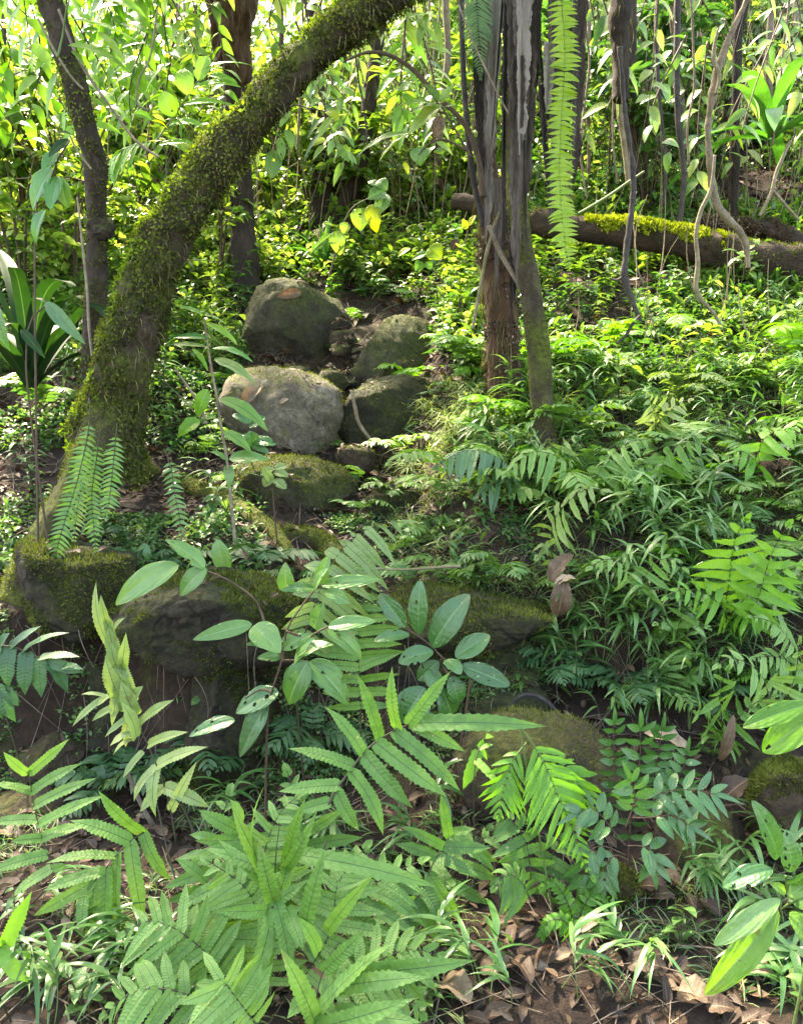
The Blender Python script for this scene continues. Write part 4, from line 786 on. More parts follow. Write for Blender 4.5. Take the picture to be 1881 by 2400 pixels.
# -- saplings with big simple leaves: every leaf a part of its own
def sapling(name, label, base, stems, lvs, crop, k, Y, mat, tpl='broad', N=(0, -.7, .7), dy=.05, cat='sapling', stemw=6, smat='stemb', arch=.08, Ys=None, labels={}):
    b = at(*base, Y); b = ground(b[0], b[1])
    if cat == 'branch': b = at(*crop(*stems[0][0]), Y)
    root = thing(name, b, label, cat)
    for st in stems:
        pts = [at(*crop(*p), Y+(.02 if i % 2 else 0)) for i, p in enumerate(st)]
        if st is stems[0] and cat != 'branch': pts = [b]+pts
        g = Geo(); tube(g, resample(pts, 24), np.array([stemw, stemw*.6])/2*px(Y), 7, rough=.1); g.build('stem', M[smat], root, b)
    for i, l in enumerate(lvs):
        bb, tt, w = l[:3]; m = l[3] if len(l) > 3 else mat; nn = l[4] if len(l) > 4 else N
        y = Y+hr.uniform(-.02, .02); g = Geo()
        leaves(g, tpl, [at(*crop(*bb), y)], [at(*crop(*tt), y+hr.uniform(-dy, dy*.5))], [np.array(nn)+hr.normal(scale=.16, size=3)], w*k*px(y), arch=arch*hr.uniform(.5, 1.6), tint=float(np.clip(hr.normal(.5, .18), 0, 1)), twist=hr.normal()*.15)
        if tpl in ('ellip', 'broad'): eaten(g, 14 if 'holes' in labels.get(i, '') else int(hr.choice([0, 0, 1, 2, 4])), hr)
        o = g.build('leaf', M[m], root, b)
        if i in labels: o['label'] = labels[i]
    return root
def a2c(*p): return [((x*.372+0-363.2)/.4785, (y*.372)/.4785) for x, y in p]
A_ = lambda b, t, w, *r: (a2c(b)[0], a2c(t)[0], w*.372/.4785, *r)
sapling('sapling', 'broad-leaved sapling with large blue-green oval leaves spreading in the middle of the picture', (560, 1640), [
   [(430, 930), (450, 800), (495, 660), (515, 530), (560, 450), (620, 370), (668, 322)], [(420, 500), (400, 440), (370, 385), (300, 330), (230, 290), (157, 262), (90, 255)], [(500, 660), (460, 560), (420, 490)], [(515, 530), (610, 560), (640, 540), (700, 510)], [(495, 660), (560, 660), (612, 665)], [(450, 800), (400, 790), (330, 830)]],
  [A_((1172, 320), (945, 158), 118), A_((1022, 303), (662, 532), 150), A_((1182, 322), (1032, 478), 122), A_((1442, 642), (1105, 730), 98), A_((1450, 650), (1605, 805), 170),
   ((515, 355), (510, 222), 76), ((660, 320), (705, 190), 66), ((672, 325), (935, 302), 66), ((640, 340), (490, 350), 60), ((690, 350), (800, 405), 70), ((640, 520), (682, 403), 80), ((700, 510), (915, 485), 70), ((700, 515), (848, 655), 104), ((550, 660), (722, 590), 108),
   ((612, 662), (528, 855), 132), ((615, 665), (790, 860), 140), ((500, 610), (630, 540), 62), ((495, 640), (385, 650), 50), ((415, 580), (335, 590), 34), A_((1595, 1030), (1350, 1150), 150, 'gloss'), A_((1530, 1095), (1372, 1402), 130, 'gloss'), A_((1500, 1120), (1400, 1320), 120, 'sap'), A_((1345, 1192), (1082, 1285), 112, 'gloss'), ((640, 350), (700, 250), 60), ((560, 640), (640, 560), 60)],
  cC, .4785, 2.62, 'sap', 'broad')
sapling('sapling', 'dark glossy-leaved sapling with ribbed leaves, right of the broad-leaved one', (960, 1640), [
   [(1330, 730), (1270, 690), (1220, 660), (1150, 590), (1090, 545), (1035, 512), (980, 485)], [(1240, 730), (1210, 690), (1200, 655)]],
  [((1045, 512), (928, 362), 84), ((1105, 542), (1110, 302), 92), ((1162, 600), (1328, 366), 140), ((1060, 545), (902, 575), 66), ((1168, 622), (1012, 668), 92), ((1192, 665), (1098, 748), 84), ((1215, 660), (1290, 722), 84), ((1265, 645), (1418, 548), 100), ((1290, 682), (1508, 772), 92), ((1240, 730), (1278, 855), 96), ((1130, 780), (1030, 935), 160), ((1200, 790), (1245, 905), 140), ((1180, 700), (1150, 780), 80), ((1330, 640), (1300, 600), 50)],
  cC, .4785, 2.72, 'gloss', 'ellip', stemw=7, labels={2: 'widest leaf, catching the light'})
sapling('sapling', 'sapling at the right edge with big shiny leaves, one glowing lime, one hole-eaten', (1690, 2060), [
   [(1760, 1060), (1700, 980), (1640, 995), (1600, 1030)], [(1640, 995), (1630, 930), (1620, 860)], [(1640, 995), (1720, 950)]],
  [((1582, 1028), (1216, 1455), 160, 'bright', (-.3, -.75, .5)), ((1592, 975), (1260, 1205), 110, 'sap'), ((1555, 830), (1305, 915), 118, 'gloss'), ((1580, 775), (1448, 482), 128, 'gloss'), ((1645, 842), (1622, 628), 116, 'gloss'), ((1640, 1040), (1790, 1240), 130, 'bright'), ((1640, 960), (1760, 880), 90, 'sap'), ((1620, 945), (1552, 902), 56, 'bright'), ((1630, 900), (1740, 820), 90, 'gloss'), ((1660, 1000), (1790, 960), 90, 'sap')],
  cD6, .4253, 1.75, 'bright', 'ellip', stemw=8, smat='stemg', labels={0: 'largest leaf, yellow-green with the light coming through it', 4: 'dark leaf eaten full of holes'})
sapling('sapling', 'two big bright sapling leaves reaching in at the right edge above the mossy rock', (1800, 1900), [[(1800, 250), (1780, 60), (1740, 20)]],
  [((1740, 0), (1405, 118), 110, 'bright'), ((1770, 60), (1505, 240), 160, 'bright', (-.2, -.5, .9)), ((1760, 40), (1900, 200), 120, 'bright'), ((1760, 20), (1860, -120), 120, 'bright')], cD6, .4253, 1.9, 'bright', 'ellip', stemw=8, smat='stemg')
# -- small-leaved seedling
b = at(1330, 1920, 2.3); b = ground(b[0], b[1]); S3 = thing('seedling', b, 'seedling with rows of small dark blue-green leaflets in front of the brown boulder, lower right', 'seedling')
for pts, n, L, w, Y in (([(1330, 1900), (1345, 1700), (1360, 1620), (1362, 1545)], 9, 56, 19, 2.3), ([(1345, 1740), (1380, 1690), (1400, 1600), (1408, 1550)], 8, 50, 18, 2.34), ([(1330, 1760), (1310, 1700), (1305, 1600), (1306, 1535)], 8, 44, 17, 2.36), ([(1345, 1740), (1410, 1700), (1450, 1640), (1460, 1600)], 7, 48, 18, 2.3), ([(1340, 1720), (1400, 1690), (1460, 1680), (1520, 1690)], 5, 70, 22, 2.22),
      ([(1330, 1800), (1290, 1750), (1260, 1720), (1230, 1730)], 5, 60, 22, 2.2), ([(1335, 1800), (1360, 1800), (1385, 1810), (1390, 1840)], 4, 62, 24, 2.2), ([(1330, 1820), (1280, 1800), (1250, 1820), (1240, 1870)], 4, 54, 24, 2.22), ([(1330, 1760), (1345, 1720), (1350, 1690), (1340, 1660)], 5, 66, 24, 2.18), ([(1335, 1830), (1310, 1820), (1290, 1840), (1285, 1880)], 4, 50, 20, 2.2), ([(1345, 1740), (1380, 1740), (1430, 1735), (1470, 1760)], 4, 66, 24, 2.2)):
    frond_line(S3, b, pts, (Y, Y-.02), n, L, w, 'gloss', tpl='leafm', N=(0, -.7, .7), a0=1.2, a1=.8, droop=.15, tint=.6, t0=.3, name='sprig', tmat='stemb', prof=lambda t: .75+.25*np.sin(3.1*t))

# -- left: big strap-leaved plants
def rosette(label, c, n, L, w, mat, tilt=(.5, 1.2), seed=1, name='birds_nest_fern', cat='fern', az=(0, 6.28), droop=.35, tpl='strap'):
    r = np.random.default_rng(seed); t = thing(name, c, label, cat)
    for i in range(n):
        a = az[0]+(az[1]-az[0])*(i+r.uniform(-.3, .3))/n; e = r.uniform(*tilt); d = np.array([math.cos(a)*math.cos(e), math.sin(a)*math.cos(e), math.sin(e)])
        l = L*r.uniform(.65, 1.1); s = np.array([0, 0, 1.])-d*d[2]
        g = Geo(); leaves(g, tpl, [np.asarray(c)+d*.03], [np.asarray(c)+d*l], [s], w*r.uniform(.75, 1.1), arch=.05, droop=droop*r.uniform(.3, 1.4), tint=float(r.uniform(.2, .8)), twist=r.normal()*.35)
        g.build('leaf', M[mat], t, c)
    return t
c = at(60, 700, 4.5); c[2] = float(H(c[0], c[1]))+.5
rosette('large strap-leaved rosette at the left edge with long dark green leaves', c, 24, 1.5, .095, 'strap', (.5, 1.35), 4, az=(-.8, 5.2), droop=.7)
c = at(70, 760, 3.4); c[2] += -.05
c = at(1640, 300, 7.2)
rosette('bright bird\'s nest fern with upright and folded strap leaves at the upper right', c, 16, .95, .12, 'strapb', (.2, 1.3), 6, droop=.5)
c = G(690, 575); rosette('narrow grassy rosette growing at the foot of the two dark trunks behind the boulders', c, 26, .75, .03, 'strapb', (.5, 1.3), 7, name='grassy_plant', cat='plant', droop=.5, tpl='blade')
c = G(640, 560); rosette('grey-green grassy plant left of the narrow rosette behind the biggest boulder', c, 18, .6, .03, 'strap', (.4, 1.1), 8, name='grassy_plant', cat='plant', droop=.6, tpl='blade')
# big cool-lit leaves hanging at left
sapling('broad_leaved_plant', 'plant with a big pale silvery hanging leaf beside the slender tree at the left', (120, 1000), [[(150, 640*1.0), (270, 270)]],
   [((260, 262), (490, 505), 84, 'ferndark'), ((-20, 270), (60, 545), 80, 'ferndark'), ((120, 420), (260, 585), 60, 'strap'), ((270, 270), (200, 240), 26, 'strap')], cL, .372, 3.3, 'ferndark', 'lance', cat='plant', N=(-.2, -.5, .8))
sapling('broad_leaved_plant', 'plant with dark oval leaves hanging before the sunlit ones left of the slender tree', (60, 1000), [[(200, 1400), (260, 1150), (330, 920), (400, 800)]],
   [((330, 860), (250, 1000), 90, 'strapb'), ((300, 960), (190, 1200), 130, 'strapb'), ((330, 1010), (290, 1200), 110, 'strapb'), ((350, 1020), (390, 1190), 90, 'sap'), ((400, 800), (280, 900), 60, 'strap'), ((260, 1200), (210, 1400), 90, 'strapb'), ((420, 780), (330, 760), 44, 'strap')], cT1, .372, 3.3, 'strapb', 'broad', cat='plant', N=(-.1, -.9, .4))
# ginger-like plant between trunk and boulders
sapling('ginger_plant', 'leaning ginger-like stem with long folded leaves between the mossy tree and the pale boulder', (500, 1080), [[(1300, 1180), (1265, 980), (1240, 800), (1205, 620), (1170, 360)], [(1180, 960), (1160, 900), (1110, 800), (1000, 640)]],
   [((1165, 335), (1000, 285), 36), ((1170, 340), (1290, 385), 60), ((1180, 385), (1360, 510), 60, 'bright'), ((1190, 470), (965, 470), 50, 'strapb'), ((1190, 520), (920, 510), 40), ((1215, 530), (1450, 610), 66, 'strapb'), ((1225, 590), (1478, 755), 96, 'fernpale'), ((1255, 815), (1535, 1005), 100), ((1190, 760), (1130, 920), 90, 'bright'), ((1150, 940), (1015, 1040), 110, 'bright'), ((1150, 930), (1240, 930), 80, 'bright'), ((1280, 1005), (1440, 1130), 90), ((1310, 1160), (1540, 1165), 100, 'sap'), ((1300, 1170), (1200, 1120), 60, 'sap'), ((1300, 1190), (1310, 1330), 70, 'sap'), ((1100, 530), (1190, 660), 44, 'bright')], cL, .372, 3.75, 'fern', 'lance', cat='plant', smat='vinepale', stemw=8, N=(.1, -.6, .8))
sapling('seedling', 'dark shiny-leaved seedling tucked against the left flank of the pale domed boulder', (560, 1020), [[(1440, 1180), (1430, 1060), (1420, 960)]],
   [((1420, 960), (1330, 910), 60), ((1420, 980), (1520, 920), 70), ((1430, 1000), (1440, 1090), 90), ((1430, 1040), (1330, 1060), 60), ((1440, 1060), (1580, 1080), 70), ((1440, 1090), (1540, 1130), 50), ((1420, 960), (1410, 890), 60)], cL, .372, 4.3, 'gloss', 'ellip', stemw=4)
sapling('seedling', 'seedling with pale sunlit leaves in front of the squat mossy boulder', (590, 1110), [[(1560, 1350), (1560, 1250), (1570, 1210)]],
   [((1570, 1220), (1490, 1250), 60), ((1570, 1220), (1640, 1200), 60), ((1565, 1240), (1650, 1260), 60), ((1560, 1260), (1510, 1320), 70), ((1565, 1280), (1640, 1330), 60), ((1560, 1300), (1500, 1210), 50)], cL, .372, 3.9, 'fernpale', 'ellip', stemw=4)
sapling('seedling', 'single dark green oval leaf on a short stem by the brown leaf pile', (480, 1220), [[(1275, 1780), (1260, 1650)]], [((1245, 1620), (1300, 1810), 110, 'sap')], cL, .372, 3.35, 'sap', 'ellip', stemw=4)
sapling('seedling', 'seedling with small dark leaves on the litter left of the broad-leaved sapling', (320, 1190), [[(850, 1700), (840, 1640)]], [((840, 1650), (850, 1750), 44), ((845, 1650), (780, 1690), 40), ((850, 1640), (870, 1610), 30), ((840, 1680), (800, 1740), 36)], cL, .372, 3.4, 'gloss', 'ellip', stemw=3)
# leaves on the arched branch
sapling('broad_leaved_branch', 'cluster of large drooping leaves on the arched dark branch, top centre', (1010, 760), [[(1230, 900), (1160, 780), (1085, 650), (1040, 590), (960, 490)], [(1085, 650), (1000, 640), (900, 720)], [(860, 350), (850, 230), (855, 110)], [(1200, 860), (1080, 800), (980, 830), (900, 930)]],
   [((1040, 600), (870, 660), 70), ((1060, 600), (865, 780), 90), ((1050, 590), (1130, 490), 60), ((1040, 580), (960, 480), 80), ((1030, 600), (810, 610), 50), ((900, 520), (740, 590), 70), ((880, 480), (800, 560), 80), ((1080, 610), (1210, 640), 50), ((870, 770), (700, 930), 90), ((880, 760), (575, 900), 70), ((1060, 660), (1020, 800), 80, 'dead'), ((930, 840), (940, 950), 110, 'sap'), ((860, 130), (930, 270), 60), ((870, 100), (1000, 230), 90), ((860, 110), (780, 160), 70), ((1000, 60), (930, 270), 90), ((1020, 120), (1060, 320), 50), ((870, 100), (1010, 90), 60), ((930, 560), (980, 600), 60), ((840, 930), (870, 1000), 40, 'yellow')],
   cT2, .372, 4.4, 'bg', 'lance', cat='branch', stemw=5, smat='stemb', N=(0, -.6, .8))
sapling('broad_leaved_plant', 'plant with grey-green and yellow-lit oval leaves hanging over the biggest boulder', (690, 640), [[(460, 1420), (500, 1280), (560, 1180), (680, 1120)]],
   [((690, 1060), (640, 1040), 60, 'sap'), ((740, 1100), (640, 1140), 100, 'sap'), ((745, 1110), (700, 1230), 90, 'sap'), ((600, 1190), (600, 1320), 110), ((660, 1170), (690, 1330), 90, 'yellow'), ((500, 1270), (510, 1340), 60), ((460, 1320), (480, 1460), 90), ((440, 1340), (310, 1450), 44), ((700, 1030), (750, 1090), 70, 'sap'), ((380, 1280), (440, 1290), 30)], cT2, .372, 6.9, 'bg', 'broad', cat='plant', stemw=4, N=(0, -.9, .4))
sapling('sapling', 'spindly sapling with a few yellow leaves between the boulders and the shaggy trunk', (960, 680), [[(1110, 1680), (1150, 1540), (1190, 1400), (1220, 1280)], [(1100, 1660), (1000, 1530), (940, 1480)]],
   [((985, 1420), (1060, 1480), 110, 'yellow'), ((980, 1450), (890, 1490), 60, 'bright'), ((880, 1420), (810, 1470), 44, 'yellow'), ((950, 1500), (910, 1550), 60, 'bright'), ((970, 1500), (1000, 1540), 60, 'bright'), ((1220, 1290), (1260, 1230), 44, 'yellow'), ((1210, 1300), (1090, 1330), 44, 'bright'), ((1200, 1310), (1180, 1250), 44, 'yellow'), ((1110, 1620), (1060, 1690), 50, 'yellow'), ((1150, 1370), (1120, 1430), 50, 'dead'), ((1180, 1330), (1110, 1280), 50, 'bright')], cT2, .372, 6.4, 'bright', 'broad', stemw=4, N=(0, -.8, .6))
sapling('broad_leaved_branch', 'row of glowing lime-green leaves on a thin stem against the mossy trunk, upper left', (330, 640), [[(900, 800), (970, 700), (1060, 570), (1130, 470), (1200, 380)]],
   [((1080, 545), (1040, 395), 100, 'bright'), ((1140, 465), (1190, 320), 100, 'bright'), ((1000, 665), (930, 525), 104, 'bright'), ((1150, 400), (1440, 375), 34, 'bright'), ((1190, 430), (1360, 480), 50, 'bright'), ((1110, 500), (1380, 500), 54, 'bright'), ((1050, 600), (1290, 590), 50, 'bright'), ((970, 720), (1160, 720), 56, 'bright'), ((910, 830), (1110, 820), 46, 'bright'), ((870, 690), (760, 650), 60, 'bright'), ((960, 740), (870, 690), 50, 'yellow'), ((950, 800), (880, 820), 40, 'yellow')], cT1, .372, 3.9, 'bright', 'ellip', cat='branch', stemw=4, smat='stemg', N=(-.2, -.75, .6))
sapling('broad_leaved_branch', 'spray of long sunlit leaves right of the slender tree at the top left', (180, 640), [[(330, 330), (360, 200), (380, 60), (420, -60)]],
   [((400, 110), (800, 245), 84, 'bright'), ((390, 260), (765, 440), 80, 'bright'), ((590, 0), (840, 105), 80, 'bright'), ((560, 180), (720, 370), 60, 'bg'), ((410, 290), (480, 380), 60, 'bg'), ((450, 60), (740, -40), 80, 'bright'), ((620, 20), (600, 110), 60, 'bg'), ((740, 130), (830, 190), 60, 'bg')], cT1, .372, 3.6, 'bright', 'lance', cat='branch', stemw=5, smat='stemg', N=(-.1, -.5, .85))
sapling('broad_leaved_branch', 'leafy branch with yellow-lit drooping leaves under the mossy trunk, top centre-left', (640, 620), [[(150, 650), (220, 600), (300, 620), (400, 640), (450, 680)]],
   [((300, 600), (420, 400), 50), ((200, 640), (100, 740), 70), ((170, 740), (200, 850), 70), ((140, 790), (150, 920), 50), ((110, 860), (90, 1020), 90), ((330, 590), (230, 540), 60), ((400, 640), (470, 690), 60, 'yellow'), ((310, 600), (370, 580), 50), ((50, 820), (10, 960), 40, 'yellow'), ((440, 660), (360, 790), 50)], cT2, .372, 4.5, 'bg', 'ellip', cat='branch', stemw=4, N=(0, -.7, .7))
t, b = fern_at(250, 640, 4.6, 'fern', 'glowing lime fern frond arching between the slender tree and the mossy trunk')
frond_line(t, b, [(345, 300), (300, 305), (255, 325), (225, 370)], (4.4, 4.4), 16, 62, 9, 'fernbright', tpl='pinnas', N=(-.2, -.6, .7), droop=.5, tint=.8, tmat='stemg', a0=1.2, a1=.9)
stalk_to_ground(t, b, [(350, 420), (345, 300)], [4.5, 4.4], (4, 3), 'stemg')

# -- branches with big leaves glowing against the light, hanging in from above
def hanging_branch(pts, Y, n, ll, lw, mat, label, group, seed, tpl='leafm'):
    r = np.random.default_rng(seed); P = path(pts, Y, Y-.15, 24); b = P[0]; t = thing('leafy_branch', b, label, 'branch', group)
    g = Geo(); tube(g, P, [.008, .003], 6); g.build('stem', M['stemb'], t, b); g = Geo(); B, T = [], []
    for i in range(n):
        q = P[int(23*(i+.6)/n)]; tg = nrm(P[min(23, int(23*(i+.6)/n)+1)]-P[max(0, int(23*(i+.6)/n)-1)]); sd = nrm(np.cross(tg, [0, 1, .2]))*(1 if i % 2 else -1)
        d = nrm(tg*.55+sd*.9+r.normal(scale=.25, size=3)+np.array([0, 0, -.25])); B.append(q); T.append(q+d*ll*r.uniform(.7, 1.2))
    leaves(g, tpl, B, T, np.array([-.1, -.6, .75])+r.normal(scale=.25, size=(n, 3)), lw*r.uniform(.8, 1.15, n), arch=.08, droop=r.uniform(.05, .3, n), tint=np.clip(r.normal(.6, .2, n), 0, 1)); g.build('foliage', M[mat], t, b)
r_ = random.Random(31)
for i in range(40):
    u = r_.uniform(-60, 360); v = r_.uniform(-120, 230); hanging_branch([(u+r_.uniform(-120, 60), v-160), (u, v), (u+r_.uniform(-40, 110), v+r_.uniform(60, 190))], r_.uniform(5.8, 8.2), r_.randint(12, 20), r_.uniform(.13, .25), r_.uniform(.05, .09), r_.choice(['bright', 'fernbright', 'bright']), 'leafy branch with big glowing leaves crowding the top left corner', 'glowing branches of the top left corner', 500+i, r_.choice(['leafm', 'lances']))
for i in range(26):
    u = r_.uniform(380, 980); v = r_.uniform(-60, 240); hanging_branch([(u+r_.uniform(-90, 90), v-170), (u, v), (u+r_.uniform(-70, 70), v+r_.uniform(60, 160))], r_.uniform(5.6, 8.5), r_.randint(12, 20), r_.uniform(.09, .2), r_.uniform(.04, .07), r_.choice(['bright', 'bg', 'under']), 'leafy branch with light green leaves hanging in the upper centre behind the leaning trunk', 'leafy branches of the upper centre', 540+i, r_.choice(['leafm', 'lances']))
for i in range(24):
    u = r_.uniform(1230, 1720); v = r_.uniform(0, 300); hanging_branch([(u+r_.uniform(-90, 90), v-170), (u, v), (u+r_.uniform(-70, 70), v+r_.uniform(60, 140))], r_.uniform(6.2, 9), r_.randint(8, 14), r_.uniform(.12, .22), r_.uniform(.04, .08), r_.choice(['bg', 'under', 'sap']), 'leafy branch hanging among the lianas of the upper right', 'leafy branches of the upper right', 560+i, r_.choice(['leafm', 'lances']))
# ------------------------------------------------------------------ ferns, grasses and seedlings of the banks
def bank_fern(u, v, n, Lpx, mat, label, tint=.5, az=(-2.6, -.5), rise=(.7, 1.25), npin=11, pin=.3, pw=.075, seed=0, tpl='pinnam', group=None, cat='fern', base=None, a0=1.2, a1=.8, droop=.25, name='fern', sub=True):
    r = np.random.default_rng(int(u*7+v)+seed); b = G(u, v) if base is None else np.asarray(base, float); L0 = Lpx*1.25*px(b[1]) if base is None else Lpx
    t = thing(name, b, label, cat, group)
    for i in range(n):
        a = az[0]+(az[1]-az[0])*(i+.5+r.uniform(-.35, .35))/n; e = r.uniform(*rise); L = L0*r.uniform(.75, 1.1)
        h = np.array([math.cos(a), math.sin(a), 0])
        p1 = b+h*L*.22*math.cos(e)+np.array([0, 0, L*.6*math.sin(e)]); p2 = b+h*L*.8+np.array([0, 0, L*(.62*math.sin(e)-.12)])
        frond3(t, b, bez(b, p1*1.0+(p1-b)*.4, p2, 14), npin, L*pin, L*pw, mat, tpl=tpl, N=(h[0]*-.25, h[1]*-.25, 1), droop=droop, tint=tint+r.uniform(-.12, .12), t0=.28, sub=sub, stalkr=.0022, r=r, a0=a0, a1=a1)
    return t
for a in ((1450, 880, 4, 110, 'fernpale', 'yellow-brown wilting fern just above the small sunlit pale fern', .25),
          (1690, 800, 4, 150, 'fernbright', 'bright fern frond arching in at the right edge below the log', .7),
          (985, 800, 5, 110, 'fernmid', 'green fern beside the foot of the shaggy trunk', .5),
          (870, 830, 4, 80, 'fernbright', 'small bright fern growing on the low mossy slab', .7),
          (850, 985, 4, 110, 'fernmid', 'yellow-green fern above the dark square rock at the gully side', .8),
          (1690, 1020, 4, 130, 'ferndark', 'deep green fern at the right edge of the bank', .7),
          (1500, 1180, 4, 110, 'fernmid', 'browning fern in shade in the middle of the right bank', .7),
          (1130, 860, 3, 90, 'ferndark', 'cool green fern just right of the slim mossy tree', .8),
          (1060, 1250, 4, 110, 'fernmid', 'leafy fern hanging over the dark undercut in the centre right', .4),
          (840, 1080, 3, 90, 'fernmid', 'small fern over the dark hole in the gully', .6),
          (90, 900, 4, 150, 'fernmid', 'fern with fine leaflets below the dark strap leaves at the left', .4),
          (420, 900, 3, 70, 'ferndark', 'small blue-green fern by the right root of the mossy tree', .5),
          (250, 1160, 4, 80, 'ferndark', 'dark fern hanging behind the ladder ferns', .2)):
    bank_fern(*a)

def bank_lines(base, label, lines, mat, tint=.5, tpl='pinnam', N=(0, -.55, .83), droop=.35, cat='fern', tmat='rachis'):
    b = G(*base); t = thing('fern', b, label, cat); Y = b[1]-.16
    for k, (pts, n, L, w) in enumerate(lines):
        p0 = at(*pts[0], Y-.02*k); P = [at(u, v, Y-.02*k-.05*i) for i, (u, v) in enumerate(pts)]
        if np.linalg.norm(p0-b) > .06: P = [b]+P
        frond3(t, b, P, n, L*px(Y), w*px(Y), mat, tpl=tpl, N=N, droop=droop, tint=tint+hr.uniform(-.1, .1), t0=.3 if len(P) > len(pts) else .12, tmat=tmat, stalkr=.003)
    return t
bank_lines((1250, 1075), 'broad mid green fern fanning long hanging fronds both ways, halfway up the right bank', [([(1240, 1040), (1200, 980), (1130, 962), (1075, 1010)], 10, 66, 17), ([(1255, 1040), (1300, 970), (1350, 938), (1400, 935)], 9, 62, 16), ([(1290, 1040), (1320, 1000), (1340, 990), (1350, 1030)], 7, 70, 17)], 'fern', .6, 'pinna', droop=.7)
bank_lines((1410, 1080), 'pointed fern frond arching over a dark hollow right of the broad fan fern', [([(1405, 1020), (1420, 965), (1470, 940), (1510, 960)], 9, 64, 16), ([(1400, 1050), (1370, 1000), (1340, 985)], 6, 60, 15)], 'fern', .45, 'pinna', droop=.7)
bank_lines((1180, 1210), 'olive hand-like fern frond curving over dark soil, lower on the right bank', [([(1173, 1129), (1186, 1095), (1211, 1065), (1250, 1040), (1290, 1045)], 9, 92, 19), ([(1176, 1190), (1165, 1150), (1150, 1170), (1140, 1190)], 5, 40, 16)], 'fernpale', .0, 'pinna', droop=.55)
bank_lines((1080, 1040), 'blue-green fern with comb-like hanging leaflets at the gully side of the right bank', [([(1086, 1000), (1040, 965), (980, 962), (926, 994)], 11, 60, 15), ([(1090, 1020), (1050, 1030), (1010, 1060)], 7, 50, 14)], 'ferndark', .7, 'pinna', droop=.7)
bank_lines((1545, 1340), 'brightest tiered fern of the right bank, its pale leaflets spread in horizontal rows', [([(1543, 1290), (1552, 1220), (1562, 1150), (1590, 1100)], 9, 112, 22), ([(1560, 1300), (1610, 1250), (1660, 1215), (1708, 1200)], 8, 95, 21), ([(1540, 1300), (1500, 1262), (1450, 1255), (1410, 1275)], 8, 60, 16), ([(1600, 1300), (1640, 1180), (1680, 1110)], 8, 90, 19)], 'fernbright', .75, 'pinna', N=(0, -.8, .6), droop=.2)
bank_lines((1394, 935), 'small sunlit pale fern standing upright on the right bank above the fan ferns', [([(1394, 908), (1390, 874), (1375, 838)], 8, 66, 14), ([(1400, 900), (1440, 860), (1470, 850)], 7, 50, 12)], 'fernpale', .7, 'pinnam', N=(0, -.8, .6), droop=.25)
bank_lines((1690, 1440), 'feathery fern at the right edge below the brightest tiered fern', [([(1700, 1400), (1650, 1330), (1595, 1312)], 13, 62, 13), ([(1720, 1440), (1660, 1400), (1600, 1400)], 13, 60, 13)], 'fern', .6, 'pinnam', droop=.3)
bank_lines((1440, 1380), 'light green fern with blunt leaflets in the dwarf bamboo, lower right bank', [([(1440, 1350), (1452, 1305), (1500, 1270)], 6, 56, 16), ([(1445, 1355), (1410, 1320), (1390, 1330)], 5, 44, 14), ([(1450, 1360), (1490, 1330), (1510, 1340)], 5, 44, 14)], 'sap', .6, 'pinna', droop=.3)
bank_lines((1640, 1560), 'light green fern with long loose fronds at the right edge above two big leaves', [([(1640, 1520), (1620, 1440), (1560, 1400), (1520, 1420)], 8, 80, 19), ([(1660, 1520), (1690, 1440), (1700, 1360)], 8, 80, 19), ([(1650, 1540), (1720, 1500), (1760, 1500)], 7, 80, 19)], 'fern', .8, 'pinna', droop=.35)
bank_lines((1340, 1300), 'mid green fern with arched fronds in the middle of the lower right bank', [([(1340, 1270), (1330, 1210), (1290, 1190), (1250, 1210)], 8, 58, 15), ([(1350, 1270), (1390, 1200), (1430, 1190), (1460, 1215)], 8, 58, 15)], 'fern', .7, 'pinna', droop=.5)
bank_lines((1610, 1010), 'glossy bright fern with few broad drooping leaflets near the right edge', [([(1610, 990), (1620, 940), (1670, 910), (1708, 930)], 7, 66, 19), ([(1620, 1000), (1580, 960), (1540, 975)], 6, 60, 17)], 'fernbright', .6, 'pinna', droop=.6)
bank_lines((1180, 1010), 'small pale fern at the foot of the slim mossy tree', [([(1185, 985), (1200, 940), (1240, 925)], 7, 40, 11), ([(1175, 985), (1150, 945), (1120, 940)], 7, 40, 11)], 'fernpale', .3, 'pinnam', droop=.5)
bank_lines((1535, 1600), 'deep green fern with stiff upright fronds above the low right-hand stones', [([(1535, 1540), (1530, 1470), (1550, 1420)], 8, 88, 20), ([(1545, 1560), (1600, 1500), (1650, 1480)], 8, 70, 18), ([(1525, 1560), (1480, 1500), (1440, 1480)], 7, 66, 18)], 'fern', .25, 'pinna', droop=.3)
def scatter(n, xr, yr, ok, r):
    out = []
    while len(out) < n:
        x = r.uniform(*xr, 4000); y = r.uniform(*yr, 4000); z = H(x, y); u, v = proj(np.stack([x, y, z], 1)); k = ok(x, y, u, v, r)
        for q in zip(x[k], y[k], z[k], u[k], v[k]): out.append(q)
    return out[:n]
def boulders_zone(u, v): return (u > 490) & (u < 945) & (v > 590) & (v < 1150)
def trunk_zone(u, v): return (u > 190) & (u < 330) & (v > 700) & (v < 1100)

